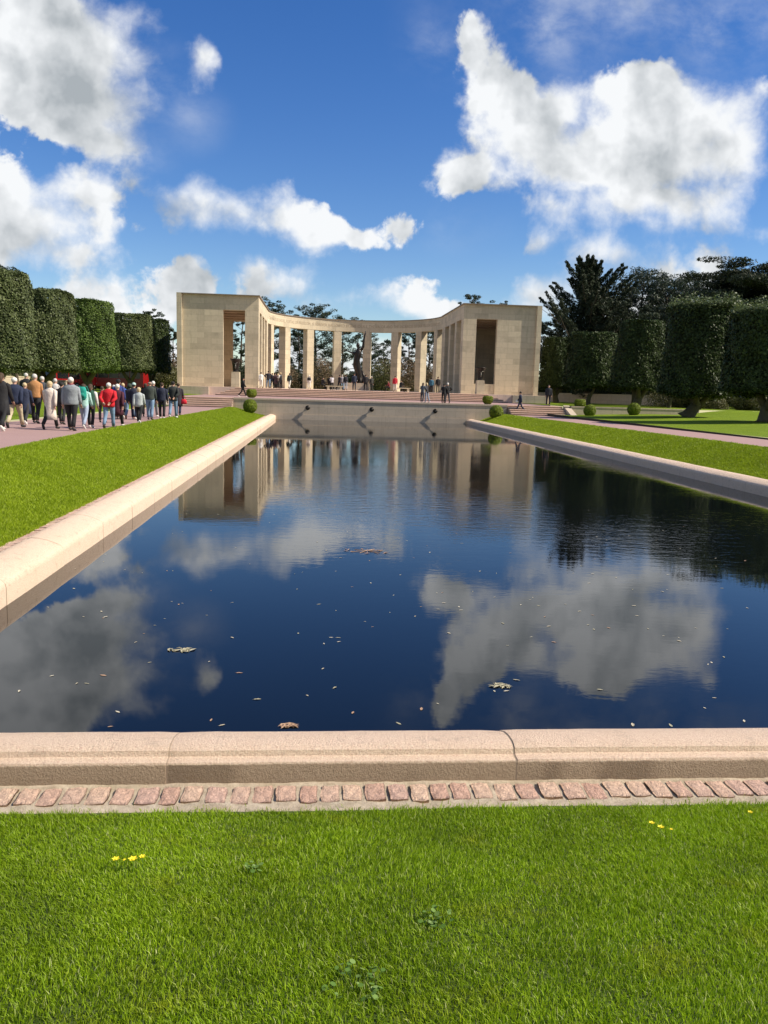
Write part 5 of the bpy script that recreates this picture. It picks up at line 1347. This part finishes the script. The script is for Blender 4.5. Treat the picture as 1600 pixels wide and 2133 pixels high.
walker(338, 873, 798, 3, 'walkC', (.014, .018, .040), BLK, HB, 'brown-haired person in a navy coat with white-soled shoes near the steps', style='jacket', hairk='short', shoes=SH_W)
walker(361, 871, 795, 0, 'back', (.020, .024, .022), JEAN, HD, 'dark-haired person in black jacket and jeans, hands behind, leading the group', fat=1.06, shoes=SH_W)
o, (x, y, z, h) = walker(372, 866, 799, 0, 'walkC', (.03, .022, .03), NAVY, HB, 'person in a dark coat, the rightmost of the walking group', style='coat')
handbag(x+.30, y-.05, z+.80, (.60, .01, .03), 'small red handbag hanging beside the person at the right end of the group', 1.15)
walker(57, 868, 783, 0, 'stand', BLK, BLK, HG, 'dark-clad person far behind the navy jacket, only the head showing', group=None)
walker(238, 866, 803, 0, 'stand', (.25, .25, .27), DK, HG, 'grey-clad person glimpsed behind the bright red jacket')
walker(117, 871, 790, 0, 'stand', (.55, .53, .5), BLK, HG, 'person with pale shoulders glimpsed between the cream coat and the dark figure')
def at_depth(px, Y): return at_px(px, Y), Y
def stander(px, Y, z, *a, **k):
    x = at_px(px, Y); return person(x, Y, z, *a, **k), x
stander(197, 98, ZP, 180, 1.80, 'stand', (.60, .01, .012), DK, HB, 'person in a scarlet coat standing in front of the red coach', style='coat', group=None)
GM = 'visitors at the memorial'
def vis(px, Y, z, face, h, pose, top, bottom, hair, label, **k):
    return stander(px, Y, z, face, h, pose, top, bottom, hair, label, group=GM, **k)
vis(506, 76.5, ZP, -80, 1.78, 'walkA', BLK, BLK, HD, 'person in black walking right across the terrace by the small box ball', shoes=SH_W)
vis(544, 92.0, ZF, 10, 1.72, 'walkC', WHT, WHT, HD, 'dark-haired person dressed all in white by the left corner pier')
vis(559, 92.5, ZF, 0, 1.88, 'hips', (.02, .02, .03), JEAN, HD, 'tall person in dark coat and jeans, leftmost of the cluster at the first wide pier')
vis(567, 93.2, ZF, -20, 1.66, 'stand', (.03, .04, .07), BLK, HD, 'shorter person in dark blue, second in the cluster by the first wide pier')
vis(574, 92.6, ZF, 40, 1.70, 'hold', (.06, .03, .035), (.05, .04, .04), HB, 'person in a brown coat in the middle of the cluster by the first wide pier', style='coat')
vis(579, 93.0, ZF, -30, 1.62, 'stand', (.35, .25, .22), DK, HBL, 'fair-haired person in a dusty pink top at the back of the cluster', hairk='long')
vis(585, 92.4, ZF, 60, 1.75, 'hold', BLK, BLK, HBL, 'person in black with white sleeves, rightmost of the cluster by the first wide pier', sleeve=WHT, hairk='bob')
o, x = vis(603, 92.2, ZF, -25, 1.74, 'walkA', (.02, .03, .03), (.6, .58, .52), HD, 'person in black with pale trousers stepping past the second pier')
backpack(x, 92.2, ZF, -25, (.012, .02, .02), 'black backpack on the person with pale trousers')
o, x = vis(644, 92.4, ZF, 0, 1.55, 'stand', (.62, .56, .54), (.68, .65, .6), HW_, 'white-haired person in white standing alone before the third pier')
backpack(x, 92.4, ZF, 0, (.02, .018, .022), 'black round bag on the back of the person in white standing alone', .95, 0, .10, w=.22, h_=.18)
vis(671, 92.3, ZF, -60, 1.7, 'sit', BLK, BLK, HD, 'person in black sitting on the stone bench left of the statue')
vis(692, 92.5, ZF, 30, 1.60, 'hold', (.55, .52, .55), BLK, HD, 'dark-haired person in a pale patterned top just right of the stone bench', hairk='long')
vis(687, 93.2, ZF, 0, 1.55, 'stand', BLK, BLK, HD, 'small figure in black behind the pale patterned top')
vis(707, 92.6, ZF, -50, 1.72, 'walkB', (.022, .018, .025), BLK, HD, 'person in black striding beside the pier left of the statue')
vis(713, 93.4, ZF, 20, 1.72, 'stand', (.35, .33, .34), JEAN, HG, 'grey-haired person with a pale jacket between two people in black left of the statue')
o, x = vis(720, 92.8, ZF, 10, 1.74, 'stand', (.025, .03, .045), (.4, .42, .46), HD, 'person with light trousers and a dark jacket left of the statue')
backpack(x, 92.8, ZF, 10, (.02, .02, .03), 'dark backpack on the person with light trousers left of the statue')
o, x = vis(738, 90.2, ZF, 0, 1.88, 'walkC', (.018, .025, .05), (.015, .018, .03), HD, 'tall person in dark navy directly in front of the statue')
vis(762, 91.5, ZF, 0, 1.78, 'pockets', (.018, .016, .018), BLK, HD, 'broad person in black with hands in pockets right of the statue', fat=1.1)
vis(774, 92.0, ZF, 15, 1.62, 'stand', (.04, .04, .035), (.03, .03, .03), HG, 'grey-haired person in dark clothes, right of the broad one in black')
vis(811, 92.4, ZF, 90, 1.5, 'sit', (.16, .015, .02), BLK, HB, 'person in dark red sitting low before the second pier right of the statue')
vis(823, 91.6, ZF, 0, 1.74, 'stand', (.45, .012, .03), (.62, .55, .5), HB, 'person in a red jacket and white trousers right of the statue')
vis(834, 92.8, ZF, -60, 1.6, 'sit', BLK, BLK, HD, 'person in black sitting just right of the red jacket')
vis(899, 90.2, ZF, 0, 1.60, 'stand', (.035, .12, .19), (.03, .03, .04), HD, 'person in a teal-blue jacket near the right end of the colonnade', fat=1.12)
vis(912.5, 89.6, ZF, 10, 1.74, 'stand', BLK, BLK, HB, 'slim person in black right of the teal-blue jacket')
vis(881, 71.6, ZP, -35, 1.70, 'hug', (.10, .11, .13), (.06, .065, .08), HB, 'person in grey, left of the embracing pair at the edge of the terrace', hairk='long', shoes=(.3, .3, .3))
vis(890, 71.8, ZP, 50, 1.72, 'hug', (.035, .03, .035), (.25, .30, .38), HBL, 'fair-haired person in black and pale jeans, right of the embracing pair at the terrace edge', hairk='long', shoes=SH_W)
vis(925, 71.7, ZP, -30, 1.66, 'hug', BLK, BLK, HD, 'person in black leaning in from the left at the terrace edge')
vis(933, 71.8, ZP, 20, 1.74, 'hips', BLK, (.06, .065, .075), HW_, 'person in black with a white hat at the terrace edge', hat=('beanie', (.75, .72, .66)))
vis(1086, 69.95, .12, 78, 1.76, 'walkA', NAVY, NAVY, HD, 'person in a dark uniform and peaked cap coming down the right steps', hat=('cap', BLK))
o = bpy.data.objects
tp = [q for q in o if q.get('label', '').startswith('person in a dark uniform')][0]
hc = Vector((0, .09, 1.565)); MB().ellipsoid((0, .095, 1.60), (.05, .034, .045), 10, 6).build('face_mask', cloth((.8, .8, .8)), tp, True)
handbag(tp.location.x-.32, 69.9, 1.02, (.78, .78, .76), 'white papers held by the person in the dark uniform', .75)
vis(1144, 71.9, ZP, 170, 1.84, 'stand', (.02, .022, .03), (.018, .02, .03), HD, 'tall person in dark clothes standing right of the right steps', hairk='short', fat=1.02)

# ------------------------------------------------------------------ leaves floating on the pool
def leaf_mesh(seed):
    rd = random.Random(seed); k = 7; L_ = .5; V = []; 
    for i in range(k+1):
        t = i/k; w = .20*math.sin(math.pi*t**.8)*rd.uniform(.85, 1.1)+.004; z = .10*math.sin(t*3.1)*rd.uniform(.5, 1)+.03
        V += [((t-.5), -w, z+.07*rd.random()), ((t-.5), 0, z-.02), ((t-.5), w, z+.07*rd.random())]
    Fc = []
    for i in range(k):
        a = i*3; Fc += [(a, a+3, a+4, a+1), (a+1, a+4, a+5, a+2)]
    me = bpy.data.meshes.new('floating_leaf'); me.from_pydata(V, [], Fc); me.update(); return me
lm = [m_plain('dead_leaf', c, .6, 0, .25, 5) for c in ((.48, .42, .30), (.36, .33, .22), (.55, .50, .38), (.38, .24, .15))]
protos = []
for i in range(8):
    me = leaf_mesh(i); me.materials.append(lm[(0, 1, 2, 0, 2, 1, 2, 3)[i]]); protos.append(me)
def on_water(px, py):
    d = CF+(px-800)/F*CR-(py-1066.5)/F*CU; t = (ZW-CAMZ)/d.z; return d.x*t, d.y*t
rl = random.Random(21)
spots = [(498, 1402), (535, 1457), (640, 1449), (697, 1433), (735, 1485), (440, 1500), (462, 1511), (245, 1483), (230, 1514), (40, 1440), (108, 1408), (160, 1424), (181, 1424), (215, 1407), (312, 1380), (283, 1338), (673, 1393), (675, 1341), (690, 1328), (700, 1272), (760, 1295), (776, 1306), (436, 1378), (100, 1265), (174, 1285), (216, 1170), (260, 1187), (348, 1189), (360, 1189), (520, 1175), (630, 1192), (700, 1190), (380, 1257), (830, 1507), (912, 1466), (878, 1477), (1076, 1417), (1050, 1432), (1055, 1440), (1030, 1440), (1032, 1425), (1250, 1437), (1318, 1510), (1397, 1511), (1550, 1502), (1488, 1454), (1468, 1475), (1508, 1369), (1475, 1384), (1482, 1380), (1135, 1285), (1225, 1302), (1237, 1311), (1268, 1308), (1350, 1310), (1382, 1325), (1085, 1260), (1122, 1262), (1110, 1245), (1320, 1262), (1318, 1228), (1227, 1215), (1178, 1259), (935, 1319), (910, 1235), (925, 1256), (960, 1271), (985, 1232), (1030, 1244), (1057, 1345), (865, 1284), (812, 1276), (862, 1162), (950, 1111), (1063, 1152), (1000, 1190), (820, 1240), (1492, 1180), (1210, 1179)]
for _ in range(90): spots.append((rl.uniform(120, 1560), rl.uniform(1060, 1340)))
for i, (px, py) in enumerate(spots):
    x, y = on_water(px, py)
    if not (XL+.15 < x < XR-.15 and YN+.1 < y < YF-1): continue
    big = py > 1390
    me = protos[rl.randrange(8)]
    o = bpy.data.objects.new('floating_leaf', me); COL.objects.link(o)
    L_ = rl.uniform(.035, .075) if big else rl.uniform(.03, .065)
    o.scale = (L_, L_*rl.uniform(.6, 1), L_*rl.uniform(.12, .5)); o.location = (x, y, ZW+.002); o.rotation_euler = (0, 0, rl.uniform(0, 6.28))
    tag(o, 'small pale dead leaf floating on the dark pool water', 'leaf', 'dead leaves floating on the pool')
# two floating tangles of leafy twigs
def tangle(px, py, r, label, mat):
    x, y = on_water(px, py); mb = MB(); rd = random.Random(px)
    for i in range(16):
        a = rd.uniform(0, 6.28); d = r*math.sqrt(rd.random()); cx, cy = d*math.cos(a)*1.5, d*math.sin(a)*.8; b = rd.uniform(0, 6.28); l_ = rd.uniform(.03, .06)
        c, s_ = math.cos(b), math.sin(b)
        mb.add([(cx-c*l_, cy-s_*l_, .004), (cx+s_*l_*.3, cy-c*l_*.3, .012), (cx+c*l_, cy+s_*l_, .006), (cx-s_*l_*.3, cy+c*l_*.3, .012)], [(0, 1, 2, 3)])
    for i in range(4):
        a = rd.uniform(0, 3.1); mb.tube([(-r*math.cos(a), -r*math.sin(a)*.6, .004), (0, 0, .014), (r*math.cos(a), r*math.sin(a)*.6, .005)], .004, 4)
    o = mb.build('floating_twig', mat, None); o.location = (x, y, ZW); tag(o, label, 'twig')
tangle(377, 1355, .085, 'leafy green twig tangle floating alone on the left half of the pool', lm[1])
tangle(1043, 1429, .07, 'cluster of dead leaves and twig floating on the right half of the pool', lm[1])
tangle(765, 1148, .3, 'dark patch of twigs floating in the far middle of the pool', lm[3])
tangle(602, 1512, .04, 'reddish dead twig floating close to the near coping', lm[3])
